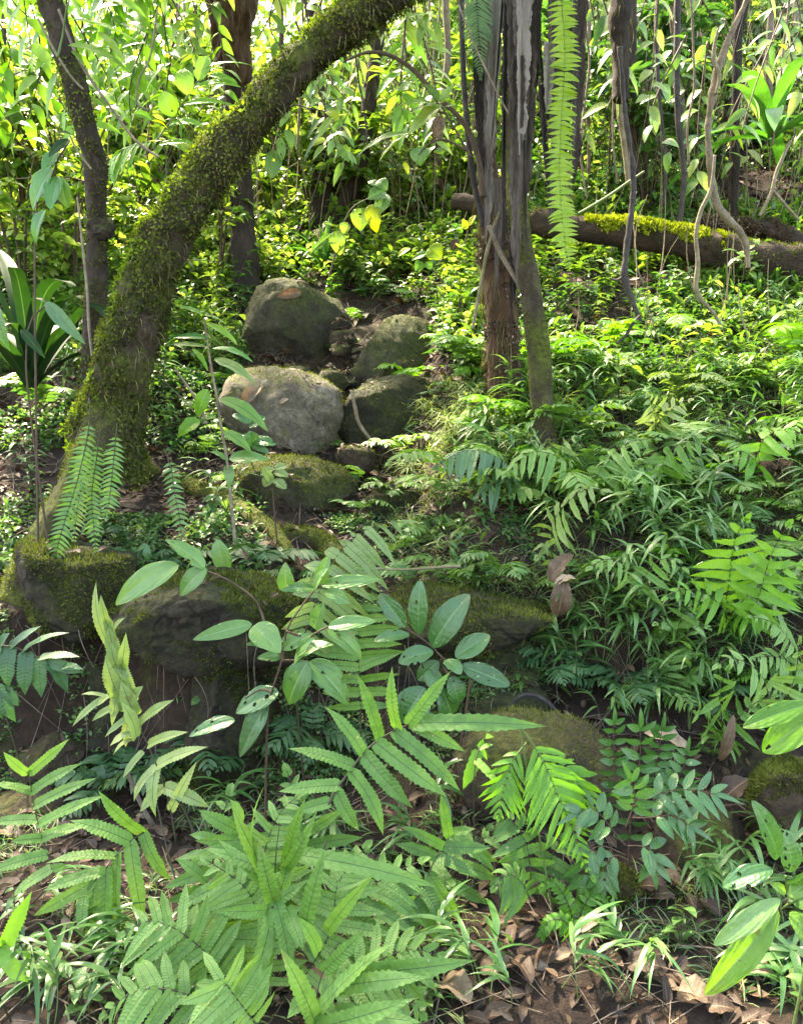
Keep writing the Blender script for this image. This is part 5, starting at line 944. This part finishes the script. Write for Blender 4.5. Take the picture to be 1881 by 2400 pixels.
# bamboo grass
def grass_proto(seed, label, mat, nculm=6, h=.3, bl=.15, bw=.014):
    r = np.random.default_rng(seed); t = thing('dwarf_bamboo', (0, 0, 0), label, 'bamboo'); g = Geo(); c = Geo()
    for i in range(nculm):
        a = r.uniform(0, 6.28); ln = h*r.uniform(.6, 1.2); lean = r.uniform(.15, .6); d = np.array([math.cos(a), math.sin(a), 0])
        P = bez((0, 0, -.02), d*ln*lean*.3+np.array([0, 0, ln*.7]), d*ln*lean+np.array([0, 0, ln]), 8); tube(c, P, [.0022, .001], 4, cap=False)
        nl = r.integers(6, 11); B, T = [], []
        for k in range(nl):
            q = P[int(7-(k % 4))]; aa = a+r.normal(0, .9)+(1 if k % 2 else -1)*.5; e = r.uniform(-.35, .65); l = bl*r.uniform(.6, 1.2)
            B.append(q); T.append(q+l*np.array([math.cos(aa)*math.cos(e), math.sin(aa)*math.cos(e), math.sin(e)]))
        leaves(g, 'blade', B, T, [[0, 0, 1]], bw*r.uniform(.7, 1.2, nl), arch=.06, droop=r.uniform(.2, .5, nl), tint=np.clip(r.normal(.5, .2, nl), 0, 1))
    c.build('culm', M['stemg'], t); g.build('leaf_fan', M[mat], t); return t
L1 = 'clump of narrow-leaved dwarf bamboo growing on the fern bank at the right'
protos = [grass_proto(40+i, L1, 'bamboo', 3, .17+.03*i, .14, .015+.001*i) for i in range(6)]
r = np.random.default_rng(3)
spots = scatter(80, (.1, 3.4), (2.9, 5.4), lambda x, y, u, v, r: (u > 960+np.clip(1120-v, -200, 0)*-.9) & (u < 1760) & (v > 860) & (v < 1580) & ~((u < 1180) & (v > 1240)) & (r.random(len(u)) < .25+.75*(vnoise(x*3, y*3, 5) > .42)), r)
spots += [(*G(r.uniform(1170, 1560), r.uniform(1170, 1520)), 0, 0) for _ in range(30)]
def place(p, q, s, rz, rx=0., ry=0.):
    p.location = (q[0], q[1], q[2]-.01); p.rotation_euler = (rx, ry, rz); p.scale = (s, s, s)
def spread(protos, spots, group, lab, r, smin=.7, smax=1.25, tilt=.15):
    used = set()
    for i, q in enumerate(spots):
        k = int(r.integers(len(protos))); p = protos[k] if k not in used else copy_tree(protos[k]); used.add(k)
        place(p, q, r.uniform(smin, smax), r.uniform(0, 6.28), r.normal()*tilt-.1, r.normal()*tilt)
        p['group'] = group; p['label'] = lab
    for k, p in enumerate(protos):
        if k not in used:
            for ch in list(p.children): bpy.data.objects.remove(ch)
            bpy.data.objects.remove(p)
spread(protos, spots, 'bamboo grass of the right bank', L1, r)
LF = 'small arching fern among the dwarf bamboo and litter of the right bank'
protos = [bank_fern(900+i, 7*i, 4+i % 3, .3+.04*i, ['fernmid', 'fern', 'fernmid', 'fernbright', 'fern'][i], LF, .5, az=(0, 6.28), rise=(.5, 1.1), npin=10, pin=.3, pw=.07, base=(0, 0, 0), sub=False) for i in range(5)]
spots = scatter(64, (.1, 3.6), (2.9, 6.2), lambda x, y, u, v, r: (u > 960+np.clip(1120-v, -200, 0)*-.9) & (u < 1760) & (v > 720) & (v < 1560) & ~((u < 1180) & (v > 1240)), r)
spread(protos, spots, 'small ferns of the right bank', LF, r, .6, 1.25)
LG = 'small arching fern in the shaded ground around the ledge and boulders'
protos = [bank_fern(950+i, 7*i, 4+i % 3, .22+.03*i, ['fernmid', 'fern', 'ferndark'][i], LG, .45, az=(0, 6.28), rise=(.5, 1.1), npin=10, pin=.3, pw=.07, base=(0, 0, 0), sub=False) for i in range(3)]
spots = [tuple(G(u, v)) for u, v in ((300, 1222), (380, 1215), (560, 1225), (640, 1240), (120, 1180), (60, 1230), (880, 1260), (960, 1255), (1040, 1262), (420, 1640), (330, 1690), (520, 1640), (240, 1700), (660, 1600), (470, 900), (440, 980), (520, 560), (960, 640), (985, 700), (820, 590), (740, 580), (700, 960), (760, 1100), (900, 1150), (860, 1190), (480, 770), (460, 720), (500, 840), (490, 960), (740, 690), (720, 760), (950, 760), (940, 850), (800, 640), (880, 650), (520, 640), (760, 1040), (480, 1040), (1180, 1440), (1250, 1470), (1340, 1490), (1420, 1500), (1500, 1520))]
spread(protos, spots, 'small ferns round the ledge and boulders', LG, r, .7, 1.2)
L2 = 'clump of dwarf bamboo in the near foreground among ferns and dead leaves'
protos = [grass_proto(60+i, L2, 'bamboo', 1, .14, .15, .017) for i in range(3)]
spots = [tuple(G(u, v)) for u, v in ((1030, 2120), (1090, 2150), (1560, 1980), (1610, 2040), (1660, 2130), (1490, 1900), (1440, 1870), (1520, 1830), (1680, 1830), (1640, 1780), (1230, 2140), (1370, 2080), (380, 2130), (300, 2100), (250, 2150), (150, 2100), (80, 2160), (30, 2120), (200, 2060), (430, 2060), (350, 2040), (480, 2140), (120, 2020), (1600, 1960), (1690, 2060), (960, 2080), (760, 1900), (300, 2170), (60, 2060), (1480, 1770), (1560, 1880), (1690, 1930), (880, 1800), (930, 1760), (700, 1780), (600, 1760), (520, 1750))]
spots = spots+[tuple(ground(q[0]+r.normal(0, .08), q[1]+r.normal(0, .06))) for q in spots]
spread(protos, spots, 'bamboo grass of the foreground', L2, r, .8, 1.15)
L3 = 'tuft of yellowish dry grass on the bank lip between gully and slim mossy tree'
protos = [grass_proto(70+i, L3, 'fernpale', 9, .16, .12, .006) for i in range(3)]
spots = scatter(30, (-.2, 1.2), (3.6, 5.2), lambda x, y, u, v, r: (u > 850) & (u < 1180) & (v > 850) & (v < 1060), r)
spread(protos, spots, 'dry grass tufts on the lip of the gully', L3, r, .6, 1.2)

# seedlings with small leaves
def seedling_proto(seed, label, mat, n=10, h=.22, ll=.06, lw=.028, tpl='leafm', name='seedling', cat='seedling', spread_=.5, ns=3):
    r = np.random.default_rng(seed); t = thing(name, (0, 0, 0), label, cat); g = Geo(); c = Geo()
    for i in range(ns):
        a = r.uniform(0, 6.28); ln = h*r.uniform(.6, 1.15); d = np.array([math.cos(a), math.sin(a), 0])*spread_*r.uniform(.2, 1)
        P = bez((0, 0, -.02), np.array([0, 0, ln*.6]), d*ln+np.array([0, 0, ln]), 9); tube(c, P, [.0025, .0012], 4, cap=False)
        B, T = [], []
        for k in range(n):
            q = P[2+int(6*(k+.9)/n)]; aa = r.uniform(0, 6.28); e = r.uniform(-.4, .5); l = ll*r.uniform(.6, 1.2)
            B.append(q); T.append(q+l*np.array([math.cos(aa)*math.cos(e), math.sin(aa)*math.cos(e), math.sin(e)]))
        leaves(g, tpl, B, T, [[0, 0, 1]], lw*r.uniform(.7, 1.2, n), arch=.08, droop=.15, tint=np.clip(r.normal(.45, .22, n), 0, 1))
    c.build('stem', M['stemb'], t); g.build('foliage', M[mat], t); return t
L4 = 'small leafy herb on the open slope below the mossy log'
protos = [seedling_proto(80, L4, 'under', name='herb', cat='herb'), seedling_proto(81, L4, 'under', 9, .3, .1, .03, 'lances', name='herb', cat='herb'), seedling_proto(82, L4, 'bgdark', 12, .2, .05, .03, name='herb', cat='herb'), seedling_proto(83, L4, 'under', 8, .25, .12, .016, 'blade', name='herb', cat='herb'), seedling_proto(84, L4, 'bg', 9, .3, .09, .04, name='herb', cat='herb')]
spots = scatter(150, (.4, 6), (4.5, 8.5), lambda x, y, u, v, r: (u > 940) & (u < 1760) & (v > 540) & (v < 900) & ~((u > 1020) & (u < 1180) & (v > 700)), r)
spread(protos, spots, 'seedlings of the open slope below the log', L4, r, .7, 1.3)
L5 = 'leafy seedling on the slope behind and around the gully boulders'
protos = [seedling_proto(90, L5, 'under'), seedling_proto(91, L5, 'bg', 10, .35, .09, .045), seedling_proto(92, L5, 'under', 12, .3, .06, .03), seedling_proto(93, L5, 'bg', 9, .3, .1, .03, 'lances')]
spots = scatter(150, (-4, 2), (5.5, 11), lambda x, y, u, v, r: (u > 380) & (u < 1010) & (v > 330) & (v < 800) & (~boulders_zone(u, v) | (y > 6.9)), r)
spots += [(*G(r.uniform(690, 930), r.uniform(545, 660)), 0, 0) for _ in range(34)]
spread(protos, spots, 'seedlings round the gully boulders', L5, r, .7, 1.4)
L6 = 'seedling in the shaded undergrowth left of the gully around the mossy tree'
protos = [seedling_proto(95, L6, 'bgdark'), seedling_proto(96, L6, 'gloss', 8, .3, .09, .045), seedling_proto(97, L6, 'bgdark', 12, .35, .1, .03, 'lances'), seedling_proto(98, L6, 'fernmid', 12, .35, .14, .014, 'blade')]
spots = scatter(130, (-4.5, -.4), (3.5, 8), lambda x, y, u, v, r: (u > -60) & (u < 520) & (v > 480) & (v < 1180) & ~((u > 120) & (u < 330) & (v > 850)) & (r.random(len(u)) < np.where(v > 850, .25, 1)), r)
spread(protos, spots, 'seedlings left of the gully', L6, r, .7, 1.3)
L7 = 'tiny seedling low in the leaf litter of the foreground'
protos = [seedling_proto(100, L7, 'sap', 6, .12, .05, .025, ns=2), seedling_proto(101, L7, 'under', 5, .16, .06, .02, ns=2)]
spots = [tuple(G(u, v)) for u, v in ((260, 2080), (310, 2130), (420, 2150), (1500, 1480), (1520, 1620), (1600, 1520), (1390, 1440), (1180, 1480), (1110, 1500), (1700, 2150), (1650, 1990), (180, 2150), (40, 1980), (460, 1990), (760, 2160), (1450, 2020), (900, 2160), (1220, 1450), (340, 1260), (560, 1235), (1020, 1250), (1110, 1260))]
spread(protos, spots, 'tiny seedlings in the foreground litter', L7, r, .8, 1.2)

# ------------------------------------------------------------------ forest behind: shrubs and trees
def shrub_proto(seed, name, label, mat, h, wid, nl, ll, lw, tpl='leafs', stems=5, low=.15):
    r = np.random.default_rng(seed); t = thing(name, (0, 0, 0), label, 'shrub'); g = Geo(); c = Geo(); tips = []
    for i in range(stems):
        a = r.uniform(0, 6.28); d = np.array([math.cos(a), math.sin(a), 0])*wid*r.uniform(.2, .8)
        P = bez((0, 0, -.1), d*.25+np.array([0, 0, h*.6]), d+np.array([0, 0, h*r.uniform(.7, 1.05)]), 12); tube(c, P, [.012, .004], 5, cap=False)
        for k in range(max(2, nl//(stems*12))):
            q = P[int(r.uniform(low*11, 11.9))]; aa = r.uniform(0, 6.28); ln = wid*r.uniform(.25, .6); e = r.uniform(-.2, .7)
            w = q+ln*np.array([math.cos(aa)*math.cos(e), math.sin(aa)*math.cos(e), math.sin(e)-.1]); tips.append((q, w)); tube(c, bez(q, (q+w)/2+np.array([0, 0, .05]), w, 5), [.004, .0015], 3, cap=False)
    B, T = [], []
    for i in range(nl):
        q, w = tips[r.integers(len(tips))]; f = r.uniform(.15, 1.05); p = q*(1-f)+w*f+np.array([0, 0, .1*f*(1-f)]); ax = nrm(w-q); sd = np.cross(ax, [0, 0, 1])*(1 if i % 2 else -1)
        d = nrm(ax*.6+sd*.9+r.normal(scale=.35, size=3)+np.array([0, 0, -.15])); B.append(p); T.append(p+d*ll*r.uniform(.55, 1.2))
    N = np.array([0, 0, 1.])+r.normal(scale=.45, size=(nl, 3))
    leaves(g, tpl, B, T, N, lw*r.uniform(.7, 1.2, nl), arch=.08, droop=.15, tint=np.clip(r.normal(.45, .23, nl), 0, 1))
    c.build('stem', M['stemb'], t); g.build('foliage', M[mat], t); return t
LA = 'yellow-green leafy shrub in the bright forest behind the leaning mossy tree'
LB = 'leafy shrub on the sunlit upper slope in the centre background'
LC = 'darker green shrub in the tangle of stems at the upper right background'
def shrub_set(lab, mats, s0):
    return [shrub_proto(s0, 'shrub', lab, mats[0], 1.5, .7, 380, .18, .075), shrub_proto(s0+1, 'shrub', lab, mats[1], 1.1, .7, 420, .09, .045), shrub_proto(s0+2, 'shrub', lab, mats[0], 1.8, .8, 340, .24, .07, 'lances'), shrub_proto(s0+3, 'shrub', lab, mats[1], 1.4, .6, 520, .07, .035)]
r = np.random.default_rng(8)
spread(shrub_set(LA, ('bg', 'bg'), 200), scatter(90, (-12, -1.2), (5.2, 17), lambda x, y, u, v, r: (u > -150) & (u < 520) & (v < 700) & (r.random(len(u)) < 14/y**1.2), r), 'shrubs of the upper left background', LA, r, .7, 1.3)
spread(shrub_set(LB, ('bg', 'under'), 210), scatter(120, (-6, 5), (7.4, 20), lambda x, y, u, v, r: (u > 500) & (u < 1050) & (v < 520) & (r.random(len(u)) < 14/y**1.2), r), 'shrubs of the central background', LB, r, .5, 1.1)
spread(shrub_set(LC, ('bgdark', 'under'), 220), scatter(110, (1, 14), (7.3, 20), lambda x, y, u, v, r: (u > 1050) & (u < 1850) & (v < 480) & (r.random(len(u)) < 14/y**1.2), r), 'shrubs of the upper right background', LC, r, .55, 1.15)

def crown_geo(seed, rad, nl, ll):
    r = np.random.default_rng(seed); g = Geo(); nc = 26; cs = r.normal(size=(nc, 3)); cs = nrm(cs)*r.uniform(.35, 1, (nc, 1))**.5*np.array(rad)
    i = r.integers(nc, size=nl); P = cs[i]+r.normal(scale=.28, size=(nl, 3))*np.array([1, 1, .6]); d = nrm(r.normal(size=(nl, 3))+np.array([0, 0, -.3]))
    leaves(g, 'leafs', P, P+d*ll*r.uniform(.6, 1.2, (nl, 1)), np.array([0, 0, 1.])+r.normal(scale=.5, size=(nl, 3)), ll*.42, tint=np.clip(r.normal(.45, .25, nl), 0, 1), droop=.1); return g, cs
tree_protos = []
def tree_proto(seed, label, h, tr, rad, nl, mat, bark, ll=.16):
    t = thing('forest_tree', (0, 0, 0), label, 'tree'); r = np.random.default_rng(seed)
    P = resample(np.array([(0, 0, -.3), (r.normal()*.1, r.normal()*.1, h*.3), (r.normal()*.2, r.normal()*.2, h*.65), (r.normal()*.25, r.normal()*.25, h)]), 30); g = Geo(); tube(g, P, np.array([tr*1.3, tr, tr*.85, tr*.6]), 14, rough=.2, seed=seed, freq=4)
    c, cs = crown_geo(seed, rad, nl, ll); top = P[-1]
    for q in cs[::3]: tube(g, bez(P[-6], (P[-3]+top+q)/2, top+q*.9, 8), [tr*.35, tr*.08], 6, cap=False)
    g.build('trunk', M[bark], t); o = c.build('crown', M[mat], t); o.location = top; return t
LT = 'slim forest tree trunk standing in the background growth of the slope'
tp = [tree_proto(300, LT, 6.5, .026, (2.0, 2.0, 1.1), 450, 'bg', 'bark'), tree_proto(301, LT, 7.5, .036, (2.3, 2.2, 1.3), 500, 'bg', 'barkdark'), tree_proto(302, LT, 5.8, .02, (1.8, 1.8, 1.0), 400, 'bgdark', 'bark')]
spots = [tuple(ground(x, y)) for x, y in ((-5.5, 12), (-1.6, 12), (1.2, 11.5), (3.3, 9.2), (4.8, 10.5), (2.6, 13.), (-3.8, 15), (6.5, 13), (.3, 16), (-7.5, 16), (4.5, 17), (8.5, 11), (-8.8, 8.5), (5.7, 7.4), (2.2, 8.1), (3.0, 7.9), (4.1, 12.2), (1.75, 9.3), (6.3, 9.4), (-8.5, 11), (9, 16), (-2.4, 18))]
spread(tp, spots, 'slim trees of the background slope', LT, r, .85, 1.25, .05)

# ------------------------------------------------------------------ what nobody could count
def stuff(name, g, mats): return tag(g.build(name, mats), kind='stuff')
# leaf litter
r = np.random.default_rng(21); g = Geo()
q = np.array(scatter(13000, (-4, 5), (1.4, 6), lambda x, y, u, v, r: (u > -700) & (u < 2500) & (v > 520), r))[:, :3]
q2 = np.array(scatter(5000, (-7, 8), (5, 12), lambda x, y, u, v, r: (u > -150) & (u < 1850), r))[:, :3]
def litter(g, P, l0, l1, tpl, mat=0, tint=(.45, .25)):
    P = P[np.abs(H(P[:, 0], P[:, 1]+.04)-H(P[:, 0], P[:, 1]-.04)) < .08]
    n = len(P); a = r.uniform(0, 6.28, n); e = r.normal(0, .28, n); l = r.uniform(l0, l1, n)[:, None]
    d = np.stack([np.cos(a)*np.cos(e), np.sin(a)*np.cos(e), np.sin(e)], 1); B = P+np.array([0, 0, .006])+r.uniform(0, .012, (n, 1))*np.array([0, 0, 1]); T = B+d*l
    T[:, 2] = np.maximum(T[:, 2], H(T[:, 0], T[:, 1])+.004)
    leaves(g, tpl, B, T, np.array([0, 0, 1.])+r.normal(scale=.35, size=(n, 3)), l[:, 0]*r.uniform(.25, .5, n), arch=r.normal(0, .12, n), tint=np.clip(r.normal(*tint, n), 0, 1), mat=mat, twist=r.normal(0, .3, n))
litter(g, q, .025, .08, 'deads', tint=(.32, .25)); litter(g, q2, .06, .14, 'deads')
for gr, _ in ROCKS[:30]:
    P, N = surf_samples(gr, 60, r); k = N[:, 2] > .55; P, N = P[k], N[k]; n = len(P)
    if n: a = nrm(np.cross(N, r.normal(size=(n, 3)))); l = r.uniform(.02, .06, (n, 1)); leaves(g, 'deads', P+N*.01-a*l/2, P+N*.015+a*l/2, N, l[:, 0]*r.uniform(.25, .5, n), arch=r.normal(0, .1, n), tint=np.clip(r.normal(.45, .25, n), 0, 1))
stuff('leaf_litter', g, M['dead'])
# twigs and fine roots
g = Geo(); q = np.array(scatter(4200, (-4, 5), (1.4, 7), lambda x, y, u, v, r: (u > -600) & (u < 2400) & (v > 500), r))[:, :3]
for p in q:
    a = r.uniform(0, 6.28); l = r.uniform(.06, .3); d = np.array([math.cos(a), math.sin(a), 0])*l; m = p+d*.5; e = p+d
    m[2] = float(H(m[0], m[1]))+r.uniform(.0, .05); e[2] = float(H(e[0], e[1]))+r.uniform(0, .06)
    tube(g, bez(p+[0, 0, .005], m, e, 5), [r.uniform(.0012, .004), .0008], 3, tint=r.random(), cap=False)
stuff('twig_litter', g, M['vine'])
# dry stems and hanging roots tangled over the upper slope
g = Geo(); rt = np.random.default_rng(77)
for p in scatter(1050, (-7, 9), (4.4, 14), lambda x, y, u, v, r: (u > 230) & (u < 2100) & ((v < 560) | ((u > 1180) & (v < 900) & (r.random(len(u)) < .5))) & ~((u > 480) & (u < 780) & (y < 7)), rt):
    q = np.array(p[:3]); l = rt.uniform(.4, 2.2)*(1 if p[1] > 7.2 else .35); a = rt.uniform(0, 6.28); lean = rt.uniform(0, .5)*l; e = q+np.array([math.cos(a)*lean, math.sin(a)*lean, l]); m = (q+e)/2+rt.normal(scale=.14*l, size=3)
    tube(g, bez(q, m, e, 7), [rt.choice([.003, .004, .006, .010]), .002], 3, cap=False)
stuff('dry_stems', g, M['vinepale'])
g = Geo()
for i in range(30):   # fine roots hanging on the shaded wall under the ledge
    u = rt.uniform(140, 1150); v = rt.uniform(1330, 1480); q = at(u, v, rt.uniform(2.98, 3.1)); e = q+np.array([rt.normal(0, .03), -rt.uniform(0, .05), -rt.uniform(.05, .3)]); tube(g, bez(q, (q+e)/2+rt.normal(scale=.02, size=3), e, 6), [.002, .0008], 3, cap=False)
stuff('hanging_roots', g, M['vine'])
# ground cover
def cover(name, n, xr, yr, ok, mats, ll, lw, tpl, k=6, hh=.06, seed=1):
    global r
    r = np.random.default_rng(seed); q = np.array(scatter(n, xr, yr, ok, r))[:, :3]; P = np.repeat(q, k, 0); m = len(P); a = r.uniform(0, 6.28, m); e = r.uniform(-.1, 1.0, m); l = ll*r.uniform(.5, 1.3, m)[:, None]
    sc = np.clip(P[:, 1:2]/5, .8, 2.2)
    B = P+np.stack([r.normal(0, .02, m), r.normal(0, .02, m), r.uniform(0, hh, m)], 1)*sc; T = B+np.stack([np.cos(a)*np.cos(e), np.sin(a)*np.cos(e), np.sin(e)], 1)*l*sc
    mi = np.repeat(r.random(n) < .35, k)
    for j in (0, 1):
        s = mi == bool(j); leaves(G_ := Geo(), tpl, B[s], T[s], np.array([0, 0, 1.])+r.normal(scale=.3, size=(s.sum(), 3)), (lw*sc[s, 0])*r.uniform(.7, 1.3, s.sum()), arch=.08, droop=.2, tint=np.clip(np.repeat(r.normal(.5, .25, n), k)[s]+r.normal(0, .12, s.sum()), 0, 1)); stuff(name, G_, M[mats[j]])
dens = lambda x, y, s=5, f=2.2, t=.45: vnoise(x*f, y*f, s) > t
cover('ground_cover', 4600, (.1, 8), (3.0, 9), lambda x, y, u, v, r: (u > 930) & (u < 2500) & (v < 1480) & (v > 450) & dens(x, y, 5, 1.5, .5), ('under', 'fernmid'), .10, .021, 'lances', 6, .07, 31)
cover('ground_cover', 7500, (-9, 3.2), (5, 12), lambda x, y, u, v, r: (u > -500) & (u < 1060) & (v < 800) & (~boulders_zone(u, v) | (y > 7.1)) & dens(x, y, 6, 1.6, .35), ('bg', 'under'), .055, .028, 'leafs', 6, .16, 32)
cover('ground_cover', 5200, (1, 12), (7, 13), lambda x, y, u, v, r: (u > 1000) & (u < 2400) & (v < 560) & dens(x, y, 7, 1.6, .35), ('bgdark', 'under'), .06, .024, 'leafs', 6, .2, 33)
cover('ground_cover', 3400, (-6, -.3), (3.3, 7), lambda x, y, u, v, r: (u > -500) & (u < 560) & (v > 560) & (v < 1240) & dens(x, y, 8, 2.4, .5), ('bgdark', 'fernmid'), .05, .02, 'leafs', 5, .06, 34)
cover('grass', 1400, (-2.6, 3), (1.55, 3.3), lambda x, y, u, v, r: (u > -700) & (u < 2500) & (v > 1500) & dens(x, y, 9, 3.0, np.where(u > 1050, .66, .46)), ('bamboo', 'fernpale'), .10, .006, 'blades', 5, .02, 35)
cover('grass', 1900, (-.4, 5), (3.0, 5.6), lambda x, y, u, v, r: (u > 830) & (u < 2400) & (v > 820) & (v < 1500) & dens(x, y, 10, 2.6, .42), ('fernpale', 'bamboo'), .13, .005, 'blades', 6, .03, 36)
cover('creeping_moss_plants', 4200, (-2, .6), (2.95, 4.4), lambda x, y, u, v, r: (u > -200) & (u < 1180) & (v > 1100) & (v < 1680) & dens(x, y, 12, 4, .47), ('fernmid', 'ferndark'), .03, .016, 'leafs', 6, .02, 37)
# far wood closing the view
r = np.random.default_rng(41); nb = 110000
x = r.uniform(-26, 26, nb); y = r.uniform(12, 30, nb); z = H(x, y)+np.abs(r.normal(0, 1.0, nb))*2.6+r.random(nb)*.3
k = (vnoise(x*.8, y*.8+z*1.3, 44)+.5*vnoise(x*2.1+z*2, y*2.1, 45) > np.where(x < .3*y-6, .62, .58)); P = np.stack([x, y, z], 1)[k]; m = len(P)
d = nrm(r.normal(size=(m, 3))+np.array([0, 0, -.2])); g = Geo()
leaves(g, 'leafs', P, P+d*r.uniform(.14, .3, (m, 1)), np.array([0, 0, 1.])+r.normal(scale=.5, size=(m, 3)), .11, tint=np.clip(r.normal(.5, .25, m), 0, 1), droop=.1); stuff('far_wood', g, M['bg'])

# ------------------------------------------------------------------ dead leaves one can point to
DL = [(520, 856, 560, 822, 30, 5.0, .75, 'large curled tan dead leaf on the top of the pale domed boulder', 'boulder'), (590, 622, 660, 606, 24, 6.15, .8, 'tan dead leaf lying across the top of the biggest boulder'), (640, 624, 590, 634, 20, 6.12, .5, 'brown dead leaf tucked under the tan one on the biggest boulder'),
      (596, 860, 612, 850, 10, 4.85, 1, 'small white fallen leaf on the pale domed boulder'), (1020, 2085, 1100, 2075, 44, 1.85, .65, 'oval pinkish-tan dead leaf on dark soil at the bottom'), (1090, 2060, 1130, 2120, 44, 1.9, .25, 'dark purple-brown dead leaf beside the thick stick'),
      (1230, 2000, 1280, 1975, 22, 2.0, .95, 'small yellow-brown leaf alone on dark soil'), (1180, 2060, 1215, 2045, 26, 1.95, .85, 'pale folded dead leaf left of the stick'), (1440, 2130, 1510, 2160, 70, 1.8, .75, 'broad tan dead leaf at the bottom right'), (1330, 2070, 1420, 2090, 56, 1.9, .35, 'curled brown dead leaf with a dark underside'), (1500, 2160, 1560, 2179, 50, 1.8, .45, 'reddish-brown dead leaf at the bottom right edge'),
      (1590, 2080, 1640, 2100, 56, 1.75, 1, 'pale bleached skeleton leaf on the right'), (940, 2110, 1000, 2160, 70, 1.85, .95, 'large pale crumpled dead leaf at the bottom centre'), (1360, 1900, 1420, 1920, 50, 2.2, .4, 'brown dead leaf leaning on the small mossy rock'), (1400, 1880, 1450, 1910, 40, 2.2, .6, 'orange-brown dead leaf next to the small mossy rock'),
      (1070, 1900, 1095, 1860, 34, 2.3, .85, 'curled pale orange dead leaf under the shaded fern'), (1370, 1560, 1470, 1610, 46, 2.5, 1, 'large cream dead leaf behind the small-leaved seedling'), (1530, 1620, 1560, 1520, 24, 2.6, .55, 'upright rusty dead leaf near the right mossy rock'), (1540, 1700, 1590, 1660, 54, 2.5, .3, 'grey-brown crumpled dead leaf by the mossy rock at right'),
      (420, 1250, 460, 1280, 40, 3.2, .6, 'yellow-brown dead leaf hanging under the broad sapling leaves'), (500, 1220, 570, 1185, 26, 3.3, .55, 'reddish dead leaf in the pile on the ledge'), (490, 1190, 530, 1220, 30, 3.3, .35, 'dark red-brown dead leaf in the pile on the ledge'), (545, 1200, 580, 1170, 20, 3.3, .8, 'pale tan dead leaf at the top of the ledge pile'),
      (350, 2100, 410, 2060, 56, 1.95, .6, 'rusty dead leaf under the fern at the bottom left'), (430, 1920, 490, 1900, 34, 2.1, .7, 'orange-tan dead leaf below the tall pale frond'), (660, 2130, 700, 2090, 50, 1.75, .85, 'pale dead leaf in the heart of the big fern'), (1170, 1240, 1220, 1180, 40, 3.3, .55, 'hanging pink-brown dead palm piece on the right bank'), (1185, 1310, 1200, 1230, 46, 3.2, .5, 'shredded reddish dead leaf base below the dead palm piece'),
      (1180, 1245, 1225, 1232, 24, 3.2, .9, 'orange-yellow withering leaf on the right bank'), (10, 1780, 20, 1800, 40, 2.5, .7, 'orange dead leaf at the left edge on the reddish stone'), (1040, 2110, 1060, 2090, 20, 1.85, .5, 'tiny brown dead leaf by the oval pinkish one')]
for d in DL:
    u0, v0, u1, v1, w, Y, ti, lab = d[:8]; p, q = at(u0, v0, Y), at(u1, v1, Y)
    if v0 > 1700 or (v0 > 1150 and u0 > 300 and u0 < 700):
        gp, gq = G(u0, v0), G(u1, v1)
        if np.linalg.norm(gp-gq) < .5: p, q, Y = gp+[0, 0, .02], gq+[0, 0, .03], gp[1]
    nn_ = [.1, -.5, .9]; hp, hq = on_rock(u0, v0), on_rock(u1, v1)
    if 'boulder' in lab and hp is not None and hq is not None and np.linalg.norm(hp[0]-hq[0]) < .6: p, q, nn_, Y = hp[0]+hp[1]*.012, hq[0]+hq[1]*.018, hp[1], hp[0][1]
    g = Geo(); leaves(g, 'dead', [p], [q], [nn_], w*px(Y), arch=.15, tint=ti, twist=.3)
    tag(g.build('dead_leaf', M['dead'], None, p), lab, 'leaf')

# ------------------------------------------------------------------ light
w = bpy.data.worlds.new('World'); scene.world = w; w.use_nodes = True; nt = w.node_tree; nt.nodes.clear()
SUN_EL, SUN_AZ = R(56), R(-38)       # azimuth from +Y towards +X: the sun stands behind the slope, to the left
sky = nt.nodes.new('ShaderNodeTexSky'); sky.sky_type = 'NISHITA'; sky.sun_disc = False; sky.sun_elevation = SUN_EL; sky.sun_rotation = SUN_AZ; sky.dust_density = 2.
bg = nt.nodes.new('ShaderNodeBackground'); bg.inputs['Strength'].default_value = .125; o = nt.nodes.new('ShaderNodeOutputWorld'); nt.links.new(sky.outputs[0], bg.inputs[0]); nt.links.new(bg.outputs[0], o.inputs[0])
sl = bpy.data.lights.new('sun', 'SUN'); sl.energy = 3.6; sl.angle = R(4); sl.color = (1, .96, .88); so = bpy.data.objects.new('sun', sl); COL.objects.link(so)
sd = Vector((math.sin(SUN_AZ)*math.cos(SUN_EL), math.cos(SUN_AZ)*math.cos(SUN_EL), math.sin(SUN_EL))); so.rotation_euler = sd.to_track_quat('Z', 'Y').to_euler(); so.location = sd*30
vs = scene.view_settings; vs.view_transform = 'Standard'; vs.look = 'None'; vs.exposure = 3.7; vs.gamma = 1; vs.use_curve_mapping = False
vs.use_white_balance = True; vs.white_balance_temperature = 8100; vs.white_balance_tint = 14
cy = scene.cycles; cy.max_bounces = 6; cy.diffuse_bounces = 4; cy.glossy_bounces = 2; cy.transmission_bounces = 4; cy.use_denoising = True; cy.caustics_reflective = False; cy.caustics_refractive = False; cy.sample_clamp_indirect = 6
